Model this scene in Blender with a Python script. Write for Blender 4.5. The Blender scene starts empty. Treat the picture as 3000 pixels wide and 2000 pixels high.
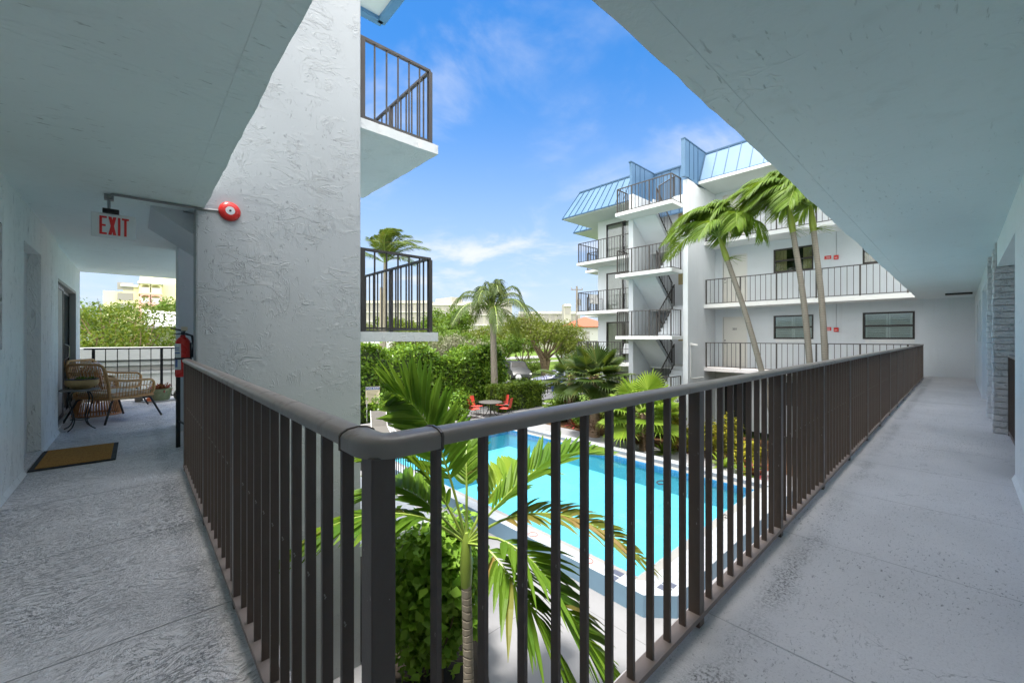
import bpy, bmesh, math, random
import numpy as np
from mathutils import Vector, Matrix

R = math.radians
scene = bpy.context.scene
COL = scene.collection

# ------------------------------------------------------------------ camera, sky, sun, exposure
EYE = 1.25
cam_d = bpy.data.cameras.new("camera")
cam = bpy.data.objects.new("camera", cam_d)
COL.objects.link(cam)
cam.location = (0, 0, EYE)
cam.rotation_euler = (R(90), 0, R(-42.5))
cam_d.sensor_width = 36.0
cam_d.lens = 14.424
cam_d.shift_y = -11.0 / 3000.0
cam_d.clip_start = 0.05
cam_d.clip_end = 3000
scene.camera = cam

SUN_EL, SUN_AZ = 79.0, (-1.0, 0.03)
_a = Vector((SUN_AZ[0], SUN_AZ[1], 0)).normalized()
SUN_DIR = Vector((_a.x * math.cos(R(SUN_EL)), _a.y * math.cos(R(SUN_EL)), math.sin(R(SUN_EL))))
sun_d = bpy.data.lights.new("sun", 'SUN')
sun_d.energy = 1.0
sun_d.angle = R(8.0)
sun_d.color = (1.0, 0.95, 0.87)
sun = bpy.data.objects.new("sun", sun_d)
COL.objects.link(sun)
sun.rotation_euler = SUN_DIR.to_track_quat('Z', 'Y').to_euler()
sun.location = (0, 0, 60)

world = bpy.data.worlds.new("World")
scene.world = world
world.use_nodes = True
wt = world.node_tree
wt.nodes.clear()


def nd(t, typ, ins=None, **attrs):
    n = t.nodes.new(typ)
    for k, v in attrs.items():
        setattr(n, k, v)
    for k, v in (ins or {}).items():
        s = n.inputs[k]
        if isinstance(v, bpy.types.NodeSocket):
            t.links.new(v, s)
        else:
            s.default_value = v
    return n


def mixc(t, fac, a, b, blend='MIX'):
    n = t.nodes.new('ShaderNodeMix')
    n.data_type = 'RGBA'
    n.blend_type = blend
    for i, v in ((0, fac), (6, a), (7, b)):
        if isinstance(v, bpy.types.NodeSocket):
            t.links.new(v, n.inputs[i])
        elif i == 0:
            n.inputs[0].default_value = v
        else:
            n.inputs[i].default_value = (v[0], v[1], v[2], 1)
    return n.outputs[2]


def mth(t, op, a, b=0.0, c=0.0, clamp=False):
    n = t.nodes.new('ShaderNodeMath')
    n.operation = op
    n.use_clamp = clamp
    for i, v in enumerate((a, b, c)):
        if isinstance(v, bpy.types.NodeSocket):
            t.links.new(v, n.inputs[i])
        else:
            n.inputs[i].default_value = v
    return n.outputs[0]


def sstep(t, v, lo, hi, a=0.0, b=1.0):
    n = nd(t, 'ShaderNodeMapRange', {'Value': v, 'From Min': lo, 'From Max': hi, 'To Min': a, 'To Max': b})
    n.interpolation_type = 'SMOOTHSTEP'
    return n.outputs['Result']


def noise(t, vec, scale, detail=3.0, rough=0.55, dist=0.0, col=False):
    n = nd(t, 'ShaderNodeTexNoise', {'Vector': vec, 'Scale': scale, 'Detail': detail, 'Roughness': rough, 'Distortion': dist})
    return n.outputs['Color'] if col else n.outputs['Fac']


def mapping(t, vec, scale=(1, 1, 1), rot=(0, 0, 0), loc=(0, 0, 0)):
    return nd(t, 'ShaderNodeMapping', {'Vector': vec, 'Scale': scale, 'Rotation': rot, 'Location': loc}).outputs[0]


# sky with a few drifting clouds
sky = nd(wt, 'ShaderNodeTexSky')
sky.sky_type = 'NISHITA'
sky.sun_disc = False
sky.sun_elevation = R(SUN_EL)
sky.sun_rotation = math.atan2(_a.x, _a.y)
sky.air_density = 1.0
sky.dust_density = 0.25
sky.ozone_density = 5.0
tc = nd(wt, 'ShaderNodeTexCoord')
sep = nd(wt, 'ShaderNodeSeparateXYZ', {0: tc.outputs['Generated']})
den = mth(wt, 'ADD', mth(wt, 'MAXIMUM', sep.outputs[2], 0.0), 0.22)
cx_ = mth(wt, 'DIVIDE', sep.outputs[0], den)
cy_ = mth(wt, 'DIVIDE', sep.outputs[1], den)
cmb = nd(wt, 'ShaderNodeCombineXYZ', {0: cx_, 1: cy_, 2: 0.0})
c1 = noise(wt, mapping(wt, cmb.outputs[0], (1.0, 1.0, 1.0), loc=(3.1, 1.7, 0)), 2.1, 7.0, 0.58, 0.35)
c2 = noise(wt, mapping(wt, cmb.outputs[0], (1.3, 0.6, 1.0), loc=(7.4, 2.2, 0)), 0.9, 4.0, 0.6)
cl = mth(wt, 'MULTIPLY', sstep(wt, c1, 0.45, 0.72), sstep(wt, c2, 0.32, 0.56))
low = sstep(wt, sep.outputs[2], 0.0, 0.75, 1.0, 0.30)
cl = mth(wt, 'MULTIPLY', cl, low, clamp=True)
# added bright cloud, out of view overhead and behind, to raise ambient light
toward = mth(wt, 'ADD', mth(wt, 'MULTIPLY', sep.outputs[0], 0.6756), mth(wt, 'MULTIPLY', sep.outputs[1], 0.7373))
bank = mth(wt, 'MAXIMUM', sstep(wt, toward, 0.15, -0.25), sstep(wt, sep.outputs[2], 0.68, 0.86))
cl = mth(wt, 'MAXIMUM', cl, sstep(wt, mth(wt, 'ADD', c1, mth(wt, 'MULTIPLY', bank, 0.42)), 0.62, 0.82))
hz = sstep(wt, sep.outputs[2], -0.04, 0.60, 0.88, 0.0)
skyc = nd(wt, 'ShaderNodeHueSaturation', {'Hue': 0.5, 'Saturation': 1.28, 'Value': 0.36, 'Fac': 1.0, 'Color': sky.outputs[0]}).outputs[0]
skyc = mixc(wt, hz, skyc, (0.93, 1.07, 1.37))
cloudc = mixc(wt, bank, (1.42, 1.46, 1.53), (5.2, 5.15, 5.1))
skyc = mixc(wt, cl, skyc, cloudc)
bg = nd(wt, 'ShaderNodeBackground', {'Color': skyc, 'Strength': 0.08})
wo = nd(wt, 'ShaderNodeOutputWorld', {'Surface': bg.outputs[0]})

scene.view_settings.view_transform = 'Standard'
scene.view_settings.look = 'None'
scene.view_settings.exposure = 3.15
scene.view_settings.gamma = 1.0
scene.cycles.use_denoising = True
scene.cycles.max_bounces = 9
scene.cycles.diffuse_bounces = 6
scene.cycles.glossy_bounces = 3
scene.cycles.transparent_max_bounces = 12
scene.cycles.caustics_reflective = False
scene.cycles.caustics_refractive = False


# ------------------------------------------------------------------ sight lines of the photograph (3000 px wide)
def ray(u):
    k = (u - 1500.0) / 1202.0
    return 0.6756 + 0.7373 * k, 0.7373 - 0.6756 * k


def on_d(u, v, d):
    a, b = ray(u)
    return Vector((a * d, b * d, EYE + (989 - v) / 1202.0 * d))


def on_z(u, v, z):
    return on_d(u, v, (EYE - z) * 1202.0 / (v - 989.0))


def on_x(u, v, X):
    return on_d(u, v, X / ray(u)[0])


def on_y(u, v, Y):
    return on_d(u, v, Y / ray(u)[1])


# ------------------------------------------------------------------ mesh and object helpers
INV = {}


class MB:
    def __init__(s):
        s.v, s.f, s.m = [], [], []

    def face(s, pts, mi=0):
        n = len(s.v)
        s.v += [tuple(p) for p in pts]
        s.f.append(tuple(range(n, n + len(pts))))
        s.m.append(mi)

    def box(s, x0, y0, z0, x1, y1, z1, mi=0):
        if x1 < x0: x0, x1 = x1, x0
        if y1 < y0: y0, y1 = y1, y0
        if z1 < z0: z0, z1 = z1, z0
        n = len(s.v)
        s.v += [(x0, y0, z0), (x1, y0, z0), (x1, y1, z0), (x0, y1, z0), (x0, y0, z1), (x1, y0, z1), (x1, y1, z1), (x0, y1, z1)]
        for q in ((0, 3, 2, 1), (4, 5, 6, 7), (0, 1, 5, 4), (1, 2, 6, 5), (2, 3, 7, 6), (3, 0, 4, 7)):
            s.f.append(tuple(n + i for i in q))
            s.m.append(mi)
        return s

    def bar(s, p0, p1, w, h, mi=0, up=(0, 0, 1)):
        p0, p1 = Vector(p0), Vector(p1)
        t = (p1 - p0).normalized()
        upv = Vector(up)
        if abs(t.dot(upv)) > 0.98:
            upv = Vector((1, 0, 0))
        a = t.cross(upv).normalized() * (w / 2)
        b = a.cross(t).normalized() * (h / 2)
        n = len(s.v)
        for p in (p0, p1):
            for q in (-a - b, a - b, a + b, -a + b):
                s.v.append(tuple(p + q))
        for q in ((0, 1, 2, 3), (7, 6, 5, 4), (0, 4, 5, 1), (1, 5, 6, 2), (2, 6, 7, 3), (3, 7, 4, 0)):
            s.f.append(tuple(n + i for i in q))
            s.m.append(mi)
        return s

    def tube(s, pts, rad, n=8, mi=0, caps=True):
        pts = [Vector(p) for p in pts]
        if not isinstance(rad, (list, tuple)):
            rad = [rad] * len(pts)
        base = len(s.v)
        prev = None
        for i, p in enumerate(pts):
            t = (pts[min(i + 1, len(pts) - 1)] - pts[max(i - 1, 0)])
            if t.length < 1e-9: t = Vector((0, 0, 1))
            t.normalize()
            if prev is None:
                a = t.orthogonal().normalized()
            else:
                a = (prev - t * prev.dot(t))
                a = a.normalized() if a.length > 1e-6 else t.orthogonal().normalized()
            prev = a
            b = t.cross(a)
            for j in range(n):
                w = 2 * math.pi * j / n
                s.v.append(tuple(p + (a * math.cos(w) + b * math.sin(w)) * rad[i]))
        for i in range(len(pts) - 1):
            for j in range(n):
                k = (j + 1) % n
                s.f.append((base + i * n + j, base + i * n + k, base + (i + 1) * n + k, base + (i + 1) * n + j))
                s.m.append(mi)
        if caps:
            s.f.append(tuple(base + j for j in range(n - 1, -1, -1)))
            s.m.append(mi)
            e = base + (len(pts) - 1) * n
            s.f.append(tuple(e + j for j in range(n)))
            s.m.append(mi)
        return s

    def lathe(s, prof, c=(0, 0, 0), n=24, mi=0):
        base = len(s.v)
        for r, z in prof:
            for j in range(n):
                w = 2 * math.pi * j / n
                s.v.append((c[0] + r * math.cos(w), c[1] + r * math.sin(w), c[2] + z))
        for i in range(len(prof) - 1):
            for j in range(n):
                k = (j + 1) % n
                s.f.append((base + i * n + j, base + i * n + k, base + (i + 1) * n + k, base + (i + 1) * n + j))
                s.m.append(mi)
        s.f.append(tuple(base + j for j in range(n - 1, -1, -1)))
        s.m.append(mi)
        e = base + (len(prof) - 1) * n
        s.f.append(tuple(e + j for j in range(n)))
        s.m.append(mi)
        return s

    def prism(s, poly, z0, z1, mi=0):
        """vertical prism over a list of (x, y)"""
        n = len(s.v)
        k = len(poly)
        s.v += [(p[0], p[1], z0) for p in poly] + [(p[0], p[1], z1) for p in poly]
        s.f.append(tuple(n + i for i in range(k - 1, -1, -1)))
        s.f.append(tuple(n + k + i for i in range(k)))
        s.m += [mi, mi]
        for i in range(k):
            j = (i + 1) % k
            s.f.append((n + i, n + j, n + k + j, n + k + i))
            s.m.append(mi)
        return s

    def extr(s, poly3, vec, mi=0):
        """prism from a 3d polygon swept along a vector"""
        vec = Vector(vec)
        n = len(s.v)
        k = len(poly3)
        s.v += [tuple(Vector(p)) for p in poly3] + [tuple(Vector(p) + vec) for p in poly3]
        s.f.append(tuple(n + i for i in range(k - 1, -1, -1)))
        s.f.append(tuple(n + k + i for i in range(k)))
        s.m += [mi, mi]
        for i in range(k):
            j = (i + 1) % k
            s.f.append((n + i, n + j, n + k + j, n + k + i))
            s.m.append(mi)
        return s

    def sweep(s, prof, path, mi=0):
        """profile (side, up) swept along a level path"""
        path = [Vector(p) for p in path]
        base = len(s.v)
        k = len(prof)
        for i, p in enumerate(path):
            if i == 0: t = path[1] - path[0]
            elif i == len(path) - 1: t = path[-1] - path[-2]
            else:
                t = (path[i] - path[i - 1]).normalized() + (path[i + 1] - path[i]).normalized()
            t.normalize()
            nrm = Vector((-t.y, t.x, 0)).normalized()
            sc = 1.0
            if 0 < i < len(path) - 1:
                t1 = (path[i] - path[i - 1]).normalized()
                sc = 1.0 / max(0.4, t1.dot(t))
            for a, b in prof:
                q = p + nrm * a * sc + Vector((0, 0, b))
                s.v.append(tuple(q))
        for i in range(len(path) - 1):
            for j in range(k):
                l = (j + 1) % k
                s.f.append((base + i * k + j, base + i * k + l, base + (i + 1) * k + l, base + (i + 1) * k + j))
                s.m.append(mi)
        s.f.append(tuple(base + j for j in range(k - 1, -1, -1)))
        e = base + (len(path) - 1) * k
        s.f.append(tuple(e + j for j in range(k)))
        s.m += [mi, mi]
        return s

    def mesh(s, name, mats, smooth=False, fix=True):
        me = bpy.data.meshes.new(name)
        me.from_pydata(s.v, [], s.f)
        for m in (mats if isinstance(mats, (list, tuple)) else [mats]):
            me.materials.append(m)
        if any(s.m):
            me.polygons.foreach_set('material_index', s.m)
        if fix:
            bm = bmesh.new()
            bm.from_mesh(me)
            bmesh.ops.recalc_face_normals(bm, faces=bm.faces)
            bm.to_mesh(me)
            bm.free()
        if smooth:
            me.shade_smooth()
            me.set_sharp_from_angle(angle=R(38))
        me.update()
        return me

    def build(s, name, mats, parent=None, smooth=False, bevel=0.0, local=False, fix=True):
        return put(name, s.mesh(name, mats, smooth, fix), parent, bevel, local)


def put(name, me, parent=None, bevel=0.0, local=False, loc=None):
    o = bpy.data.objects.new(name, me)
    COL.objects.link(o)
    if parent is not None:
        o.parent = parent
        if not local and parent.name in INV:
            o.matrix_parent_inverse = INV[parent.name]
    if loc is not None:
        o.location = loc
    if bevel:
        b = o.modifiers.new("bevel", 'BEVEL')
        b.width = bevel
        b.segments = 2
        b.limit_method = 'ANGLE'
        b.angle_limit = R(40)
    return o


def tag(o, label=None, cat=None, group=None, kind=None):
    if label: o['label'] = label
    if cat: o['category'] = cat
    if group: o['group'] = group
    if kind: o['kind'] = kind
    return o


def thing(name, label, cat, loc=(0, 0, 0), rz=0.0, group=None):
    o = bpy.data.objects.new(name, None)
    o.empty_display_size = 0.1
    COL.objects.link(o)
    o.location = loc
    o.rotation_euler = (0, 0, rz)
    tag(o, label, cat, group)
    INV[o.name] = (Matrix.Translation(Vector(loc)) @ Matrix.Rotation(rz, 4, 'Z')).inverted()
    return o


def copy_tree(o, parent=None, label=None, group=None):
    kids = [c for c in bpy.data.objects if c.parent == o]
    c = o.copy()
    COL.objects.link(c)
    if parent is not None:
        c.parent = parent
    if label: c['label'] = label
    if group: c['group'] = group
    for k in kids:
        copy_tree(k, c)
    return c


def structure(name, mb, mats, smooth=False, kind='structure'):
    o = mb.build(name, mats, smooth=smooth)
    o['kind'] = kind
    return o


def npmesh(name, V, F, mats, smooth=False):
    me = bpy.data.meshes.new(name)
    V = np.asarray(V, dtype=np.float32)
    F = np.asarray(F, dtype=np.int32)
    k = F.shape[1]
    me.vertices.add(len(V))
    me.vertices.foreach_set('co', V.ravel())
    me.loops.add(F.size)
    me.loops.foreach_set('vertex_index', F.ravel())
    me.polygons.add(len(F))
    me.polygons.foreach_set('loop_start', np.arange(0, F.size, k, dtype=np.int32))
    me.polygons.foreach_set('loop_total', np.full(len(F), k, dtype=np.int32))
    for m in (mats if isinstance(mats, (list, tuple)) else [mats]):
        me.materials.append(m)
    me.update(calc_edges=True)
    me.validate()
    if smooth:
        me.shade_smooth()
    return me


def text(name, body, size, mat, loc, rot, parent=None, depth=0.002):
    c = bpy.data.curves.new(name, 'FONT')
    c.body = body
    c.size = size
    c.extrude = depth
    c.align_x = 'CENTER'
    c.align_y = 'CENTER'
    c.materials.append(mat)
    tmp = bpy.data.objects.new(name, c)
    me = bpy.data.meshes.new_from_object(tmp)
    bpy.data.objects.remove(tmp)
    bpy.data.curves.remove(c)
    o = bpy.data.objects.new(name, me)
    COL.objects.link(o)
    o.location = loc
    o.rotation_euler = rot
    if parent is not None:
        o.parent = parent
        if parent.name in INV:
            o.matrix_parent_inverse = INV[parent.name]
    return o
# ------------------------------------------------------------------ materials
def newmat(name):
    m = bpy.data.materials.new(name)
    m.use_nodes = True
    t = m.node_tree
    t.nodes.clear()
    return m, t


def finish(t, col, rough=0.5, metal=0.0, height=None, bstr=0.3, bdist=0.01, spec=0.5, extra=None):
    ins = {'Base Color': col if isinstance(col, bpy.types.NodeSocket) else (col[0], col[1], col[2], 1), 'Roughness': rough, 'Metallic': metal, 'Specular IOR Level': spec}
    p = nd(t, 'ShaderNodeBsdfPrincipled', ins)
    for k, v in (extra or {}).items():
        p.inputs[k].default_value = v
    if height is not None:
        b = nd(t, 'ShaderNodeBump', {'Height': height, 'Strength': bstr, 'Distance': bdist})
        t.links.new(b.outputs[0], p.inputs['Normal'])
    nd(t, 'ShaderNodeOutputMaterial', {'Surface': p.outputs[0]})
    return p


def objco(t):
    return nd(t, 'ShaderNodeTexCoord').outputs['Object']


def plain(name, col, rough=0.5, metal=0.0, var=0.12, scale=6.0, bump=0.0, bscale=60.0, spec=0.5):
    """painted or moulded surface with slight unevenness"""
    m, t = newmat(name)
    co = objco(t)
    n = noise(t, co, scale, 4.0)
    c = mixc(t, n, [x * (1 - var) for x in col], [min(1, x * (1 + var)) for x in col])
    h = noise(t, co, bscale, 2.0) if bump else None
    r = sstep(t, n, 0.3, 0.7, max(0.02, rough - 0.08), min(1, rough + 0.08))
    finish(t, c, r, metal, h, bump, 0.004, spec)
    return m


def stucco(name, col, ridge_scale=6.0, ridge=0.55, fine=40.0, fineamt=0.35, stretch=(1, 1, 1), marks=0.0, mark_scale=(14, 14, 14), rough=0.75, bstr=0.8, bdist=0.008, stain=0.10, trowel=False):
    """hand trowelled, painted stucco: broken ridges, fine grain, small dark pits"""
    m, t = newmat(name)
    co = objco(t)
    cs = mapping(t, co, stretch)
    n1 = noise(t, cs, ridge_scale, 2.5, 0.6, 1.1)
    r1 = mth(t, 'SUBTRACT', 1.0, mth(t, 'MULTIPLY', mth(t, 'ABSOLUTE', mth(t, 'SUBTRACT', n1, 0.5)), 26.0), clamp=True)
    mk = sstep(t, noise(t, cs, ridge_scale * 0.75, 1.0), 0.47, 0.58)
    n1b = noise(t, mapping(t, cs, loc=(5.2, 9.1, 3.3)), ridge_scale * 1.9, 2.0, 0.6, 0.9)
    r2 = mth(t, 'SUBTRACT', 1.0, mth(t, 'MULTIPLY', mth(t, 'ABSOLUTE', mth(t, 'SUBTRACT', n1b, 0.52)), 20.0), clamp=True)
    mk2 = sstep(t, noise(t, mapping(t, cs, loc=(1.1, 4.7, 8.9)), ridge_scale * 1.1, 1.0), 0.52, 0.62)
    if trowel:
        q1 = noise(t, mapping(t, co, (3.4, 3.4, 11.0), rot=(0, 0.75, 0)), 1.0, 3.0, 0.62, 0.9)
        q2 = noise(t, mapping(t, co, (12.0, 4.0, 4.2), rot=(0, 0.35, 0), loc=(3, 1, 7)), 1.0, 3.0, 0.62, 0.8)
        r1 = mth(t, 'SUBTRACT', 1.0, mth(t, 'MULTIPLY', mth(t, 'ABSOLUTE', mth(t, 'SUBTRACT', q1, 0.5)), 30.0), clamp=True)
        r2 = mth(t, 'SUBTRACT', 1.0, mth(t, 'MULTIPLY', mth(t, 'ABSOLUTE', mth(t, 'SUBTRACT', q2, 0.49)), 34.0), clamp=True)
        mk = sstep(t, noise(t, mapping(t, co, loc=(8, 2, 5)), 3.1, 3.0, 0.6), 0.46, 0.60)
        mk2 = sstep(t, noise(t, mapping(t, co, loc=(1, 7, 2)), 2.6, 3.0, 0.6), 0.48, 0.62)
        r1 = mth(t, 'ADD', r1, mth(t, 'MULTIPLY', sstep(t, q1, 0.5, 0.56), 0.5))
    hh = mth(t, 'MULTIPLY', mth(t, 'ADD', mth(t, 'MULTIPLY', r1, mk), mth(t, 'MULTIPLY', mth(t, 'MULTIPLY', r2, mk2), 0.6)), ridge)
    fn = noise(t, cs, fine, 4.0, 0.65)
    hh = mth(t, 'ADD', hh, mth(t, 'MULTIPLY', fn, fineamt))
    big = noise(t, co, 1.1, 3.0)
    c = mixc(t, big, [x * (1 - stain) for x in col], [min(1, x * (1 + stain * 0.6)) for x in col])
    drip = sstep(t, noise(t, mapping(t, co, (5.5, 5.5, 0.35)), 1.0, 4.0, 0.6), 0.50, 0.75)
    dz = sstep(t, noise(t, mapping(t, co, loc=(2, 6, 4)), 0.6, 2.0), 0.42, 0.65)
    c = mixc(t, mth(t, 'MULTIPLY', mth(t, 'MULTIPLY', drip, dz), 0.55 * stain / 0.1 * 0.5), c, [col[0] * 0.62, col[1] * 0.61, col[2] * 0.57])
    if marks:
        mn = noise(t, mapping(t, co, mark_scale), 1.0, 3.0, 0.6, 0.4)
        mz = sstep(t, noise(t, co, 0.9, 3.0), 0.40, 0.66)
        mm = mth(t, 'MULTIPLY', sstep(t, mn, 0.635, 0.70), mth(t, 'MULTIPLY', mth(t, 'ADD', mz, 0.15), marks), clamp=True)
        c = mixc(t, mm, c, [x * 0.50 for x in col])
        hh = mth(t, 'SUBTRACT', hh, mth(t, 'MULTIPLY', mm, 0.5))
    finish(t, c, rough, 0.0, hh, bstr, bdist, 0.3)
    return m


def floor_mat(name, col, swirl, band_axis, band_pos, joint, speck=0.6):
    """painted, broomed concrete of a walkway; dark specks, painted relief shading, control joints, mildew beside the rail"""
    m, t = newmat(name)
    co = objco(t)
    sep = nd(t, 'ShaderNodeSeparateXYZ', {0: co})
    along = sep.outputs[0] if band_axis == 'y' else sep.outputs[1]
    across = sep.outputs[1] if band_axis == 'y' else sep.outputs[0]
    big = noise(t, co, 0.8, 4.0, 0.6)
    c = mixc(t, sstep(t, big, 0.3, 0.7), [x * 0.88 for x in col], [x * 1.05 for x in col])
    # broom / trowel texture
    wob = noise(t, co, 1.7, 2.0, col=True)
    cw = mixc(t, 0.35 if swirl else 0.12, co, wob)
    tex = noise(t, mapping(t, cw, (38, 95, 38) if band_axis == 'y' else (60, 110, 60), rot=(0, 0, 0.25)), 1.0, 4.0, 0.7, 0.5)
    tex2 = noise(t, mapping(t, cw, (110, 30, 40), rot=(0, 0, -0.5)), 1.0, 3.0, 0.65, 0.8)
    h = mth(t, 'ADD', mth(t, 'MULTIPLY', tex, 0.6), mth(t, 'MULTIPLY', tex2, 0.45))
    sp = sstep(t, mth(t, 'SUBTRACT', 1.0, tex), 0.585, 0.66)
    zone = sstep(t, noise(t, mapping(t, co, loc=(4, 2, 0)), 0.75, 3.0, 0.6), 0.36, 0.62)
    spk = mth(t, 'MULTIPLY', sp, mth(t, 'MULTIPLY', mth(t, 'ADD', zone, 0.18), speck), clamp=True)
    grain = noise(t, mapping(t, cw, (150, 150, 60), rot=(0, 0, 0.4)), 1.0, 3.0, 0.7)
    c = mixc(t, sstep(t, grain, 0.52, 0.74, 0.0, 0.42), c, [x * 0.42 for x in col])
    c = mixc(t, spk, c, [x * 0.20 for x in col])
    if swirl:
        pit = sstep(t, noise(t, mapping(t, cw, (44, 150, 50), rot=(0, 0, 0.15)), 1.0, 3.0, 0.7, 1.6), 0.52, 0.62)  # pits darkened in the colour in place of relief shade
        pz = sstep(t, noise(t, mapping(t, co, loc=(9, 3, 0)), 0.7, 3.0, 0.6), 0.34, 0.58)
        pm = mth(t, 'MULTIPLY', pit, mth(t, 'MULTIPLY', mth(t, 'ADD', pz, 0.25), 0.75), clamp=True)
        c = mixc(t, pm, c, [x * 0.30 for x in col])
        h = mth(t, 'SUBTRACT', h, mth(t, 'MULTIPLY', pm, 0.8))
        relief_lit = sstep(t, mth(t, 'MULTIPLY', tex2, tex), 0.27, 0.40)  # raised strokes painted lighter, as if catching light
        c = mixc(t, mth(t, 'MULTIPLY', relief_lit, 0.7), c, [min(.95, x * 1.3) for x in col])
    # mildew line next to the railing
    d = mth(t, 'ABSOLUTE', mth(t, 'SUBTRACT', across, band_pos))
    dn = mth(t, 'ADD', d, mth(t, 'MULTIPLY', mth(t, 'SUBTRACT', noise(t, co, 5.0, 3.0), 0.5), 0.16))
    band = sstep(t, dn, 0.015, 0.085, 1.0, 0.0)
    bn = sstep(t, noise(t, mapping(t, co, (70, 70, 70)), 1.0, 4.0, 0.7), 0.44, 0.62)
    c = mixc(t, mth(t, 'MULTIPLY', band, mth(t, 'MULTIPLY', bn, sstep(t, noise(t, mapping(t, co, loc=(6, 1, 2)), 1.6, 3.0, 0.6), 0.38, 0.62, 0.12, 0.75))), c, (0.06, 0.06, 0.052))
    # control joints
    jt = mth(t, 'PINGPONG', mth(t, 'ADD', along, joint[1]), joint[0] / 2)
    jt = mth(t, 'ADD', jt, mth(t, 'MULTIPLY', mth(t, 'SUBTRACT', noise(t, co, 3.0, 2.0), 0.5), 0.006))
    jm = sstep(t, jt, 0.0015, 0.005, 1.0, 0.0)
    c = mixc(t, mth(t, 'MULTIPLY', jm, 0.75 if swirl else 0.5), c, [x * 0.35 for x in col])
    h = mth(t, 'SUBTRACT', h, mth(t, 'MULTIPLY', jm, 1.2))
    ck = mth(t, 'ABSOLUTE', mth(t, 'SUBTRACT', noise(t, mapping(t, co, loc=(2.3, 7.7, 0)), 0.9, 6.0, 0.62, 0.6), 0.5))
    ckm = mth(t, 'MULTIPLY', sstep(t, ck, 0.0006, 0.0022, 1.0, 0.0), sstep(t, noise(t, mapping(t, co, loc=(5, 5, 5)), 0.5, 1.0), 0.50, 0.60))
    c = mixc(t, mth(t, 'MULTIPLY', ckm, 0.55), c, [x * 0.3 for x in col])
    st = sstep(t, noise(t, mapping(t, co, loc=(11, 4, 3)), 1.4, 5.0, 0.66, 0.8), 0.56, 0.74)
    c = mixc(t, mth(t, 'MULTIPLY', st, 0.20), c, [x * 0.45 for x in col])
    rg = sstep(t, big, 0.3, 0.7, 0.34 if swirl else 0.48, 0.58)
    finish(t, c, rg, 0.0, h, 0.9 if swirl else 0.7, 0.012, 0.5)
    return m


def leafmat(name, c0, c1, tip=None, trans=0.35, rough=0.5):
    """foliage: every leaf a little different, light shines through"""
    m, t = newmat(name)
    g = nd(t, 'ShaderNodeNewGeometry')
    rnd = g.outputs['Random Per Island']
    c = mixc(t, rnd, c0, c1)
    n = noise(t, objco(t), 1.3, 3.0)
    c = mixc(t, sstep(t, n, 0.35, 0.7, 0.0, 0.5), c, c1)
    if tip:
        sel = sstep(t, mth(t, 'FRACT', mth(t, 'MULTIPLY', rnd, 37.0)), 0.80, 0.95)
        c = mixc(t, mth(t, 'MULTIPLY', sel, 0.8), c, tip)
    p = nd(t, 'ShaderNodeBsdfPrincipled', {'Base Color': c, 'Roughness': rough, 'Specular IOR Level': 0.25})
    tr = nd(t, 'ShaderNodeBsdfTranslucent', {'Color': mixc(t, 0.35, c, (0.25, 0.32, 0.02))})
    mx = nd(t, 'ShaderNodeMixShader', {0: trans, 1: p.outputs[0], 2: tr.outputs[0]})
    nd(t, 'ShaderNodeOutputMaterial', {'Surface': mx.outputs[0]})
    return m


def pane_mat(name, tint=(0.86, 0.9, 0.9), refl=0.22):
    m, t = newmat(name)
    lw = nd(t, 'ShaderNodeLayerWeight', {'Blend': 0.35})
    tr = nd(t, 'ShaderNodeBsdfTransparent', {'Color': (*tint, 1)})
    gl = nd(t, 'ShaderNodeBsdfGlossy', {'Color': (0.9, 0.93, 0.95, 1), 'Roughness': 0.03})
    f = mth(t, 'ADD', mth(t, 'MULTIPLY', lw.outputs['Fresnel'], refl), 0.05, clamp=True)
    mx = nd(t, 'ShaderNodeMixShader', {0: f, 1: tr.outputs[0], 2: gl.outputs[0]})
    nd(t, 'ShaderNodeOutputMaterial', {'Surface': mx.outputs[0]})
    return m


def water_mat():
    m, t = newmat("pool_water")
    co = objco(t)
    h = mth(t, 'ADD', noise(t, mapping(t, co, (1.0, 1.7, 1)), 1.5, 3.0, 0.5, 0.6), mth(t, 'MULTIPLY', noise(t, co, 7.0, 2.0), 0.25))
    b = nd(t, 'ShaderNodeBump', {'Height': h, 'Strength': 0.22, 'Distance': 0.03})
    fr = nd(t, 'ShaderNodeFresnel', {'IOR': 1.33, 'Normal': b.outputs[0]})
    tr = nd(t, 'ShaderNodeBsdfTransparent', {'Color': (0.70, 0.95, 1.0, 1)})
    gl = nd(t, 'ShaderNodeBsdfGlossy', {'Color': (1, 1, 1, 1), 'Roughness': 0.02, 'Normal': b.outputs[0]})
    mx = nd(t, 'ShaderNodeMixShader', {0: fr.outputs[0], 1: tr.outputs[0], 2: gl.outputs[0]})
    nd(t, 'ShaderNodeOutputMaterial', {'Surface': mx.outputs[0]})
    return m


def tile_mat(name, col, grout, size, rough=0.35):
    m, t = newmat(name)
    co = objco(t)
    br = nd(t, 'ShaderNodeTexBrick', {'Vector': co, 'Color1': (*col, 1), 'Color2': (*[x * 0.92 for x in col], 1), 'Mortar': (*grout, 1), 'Scale': 1.0, 'Mortar Size': size * 0.035, 'Brick Width': size, 'Row Height': size})
    br.offset = 0.0
    n = noise(t, co, 3.0, 4.0)
    c = mixc(t, sstep(t, n, 0.4, 0.75, 0, 0.25), br.outputs[0], [x * 0.75 for x in col])
    finish(t, c, rough, 0, br.outputs['Fac'], 0.25, -0.003)
    return m


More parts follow.
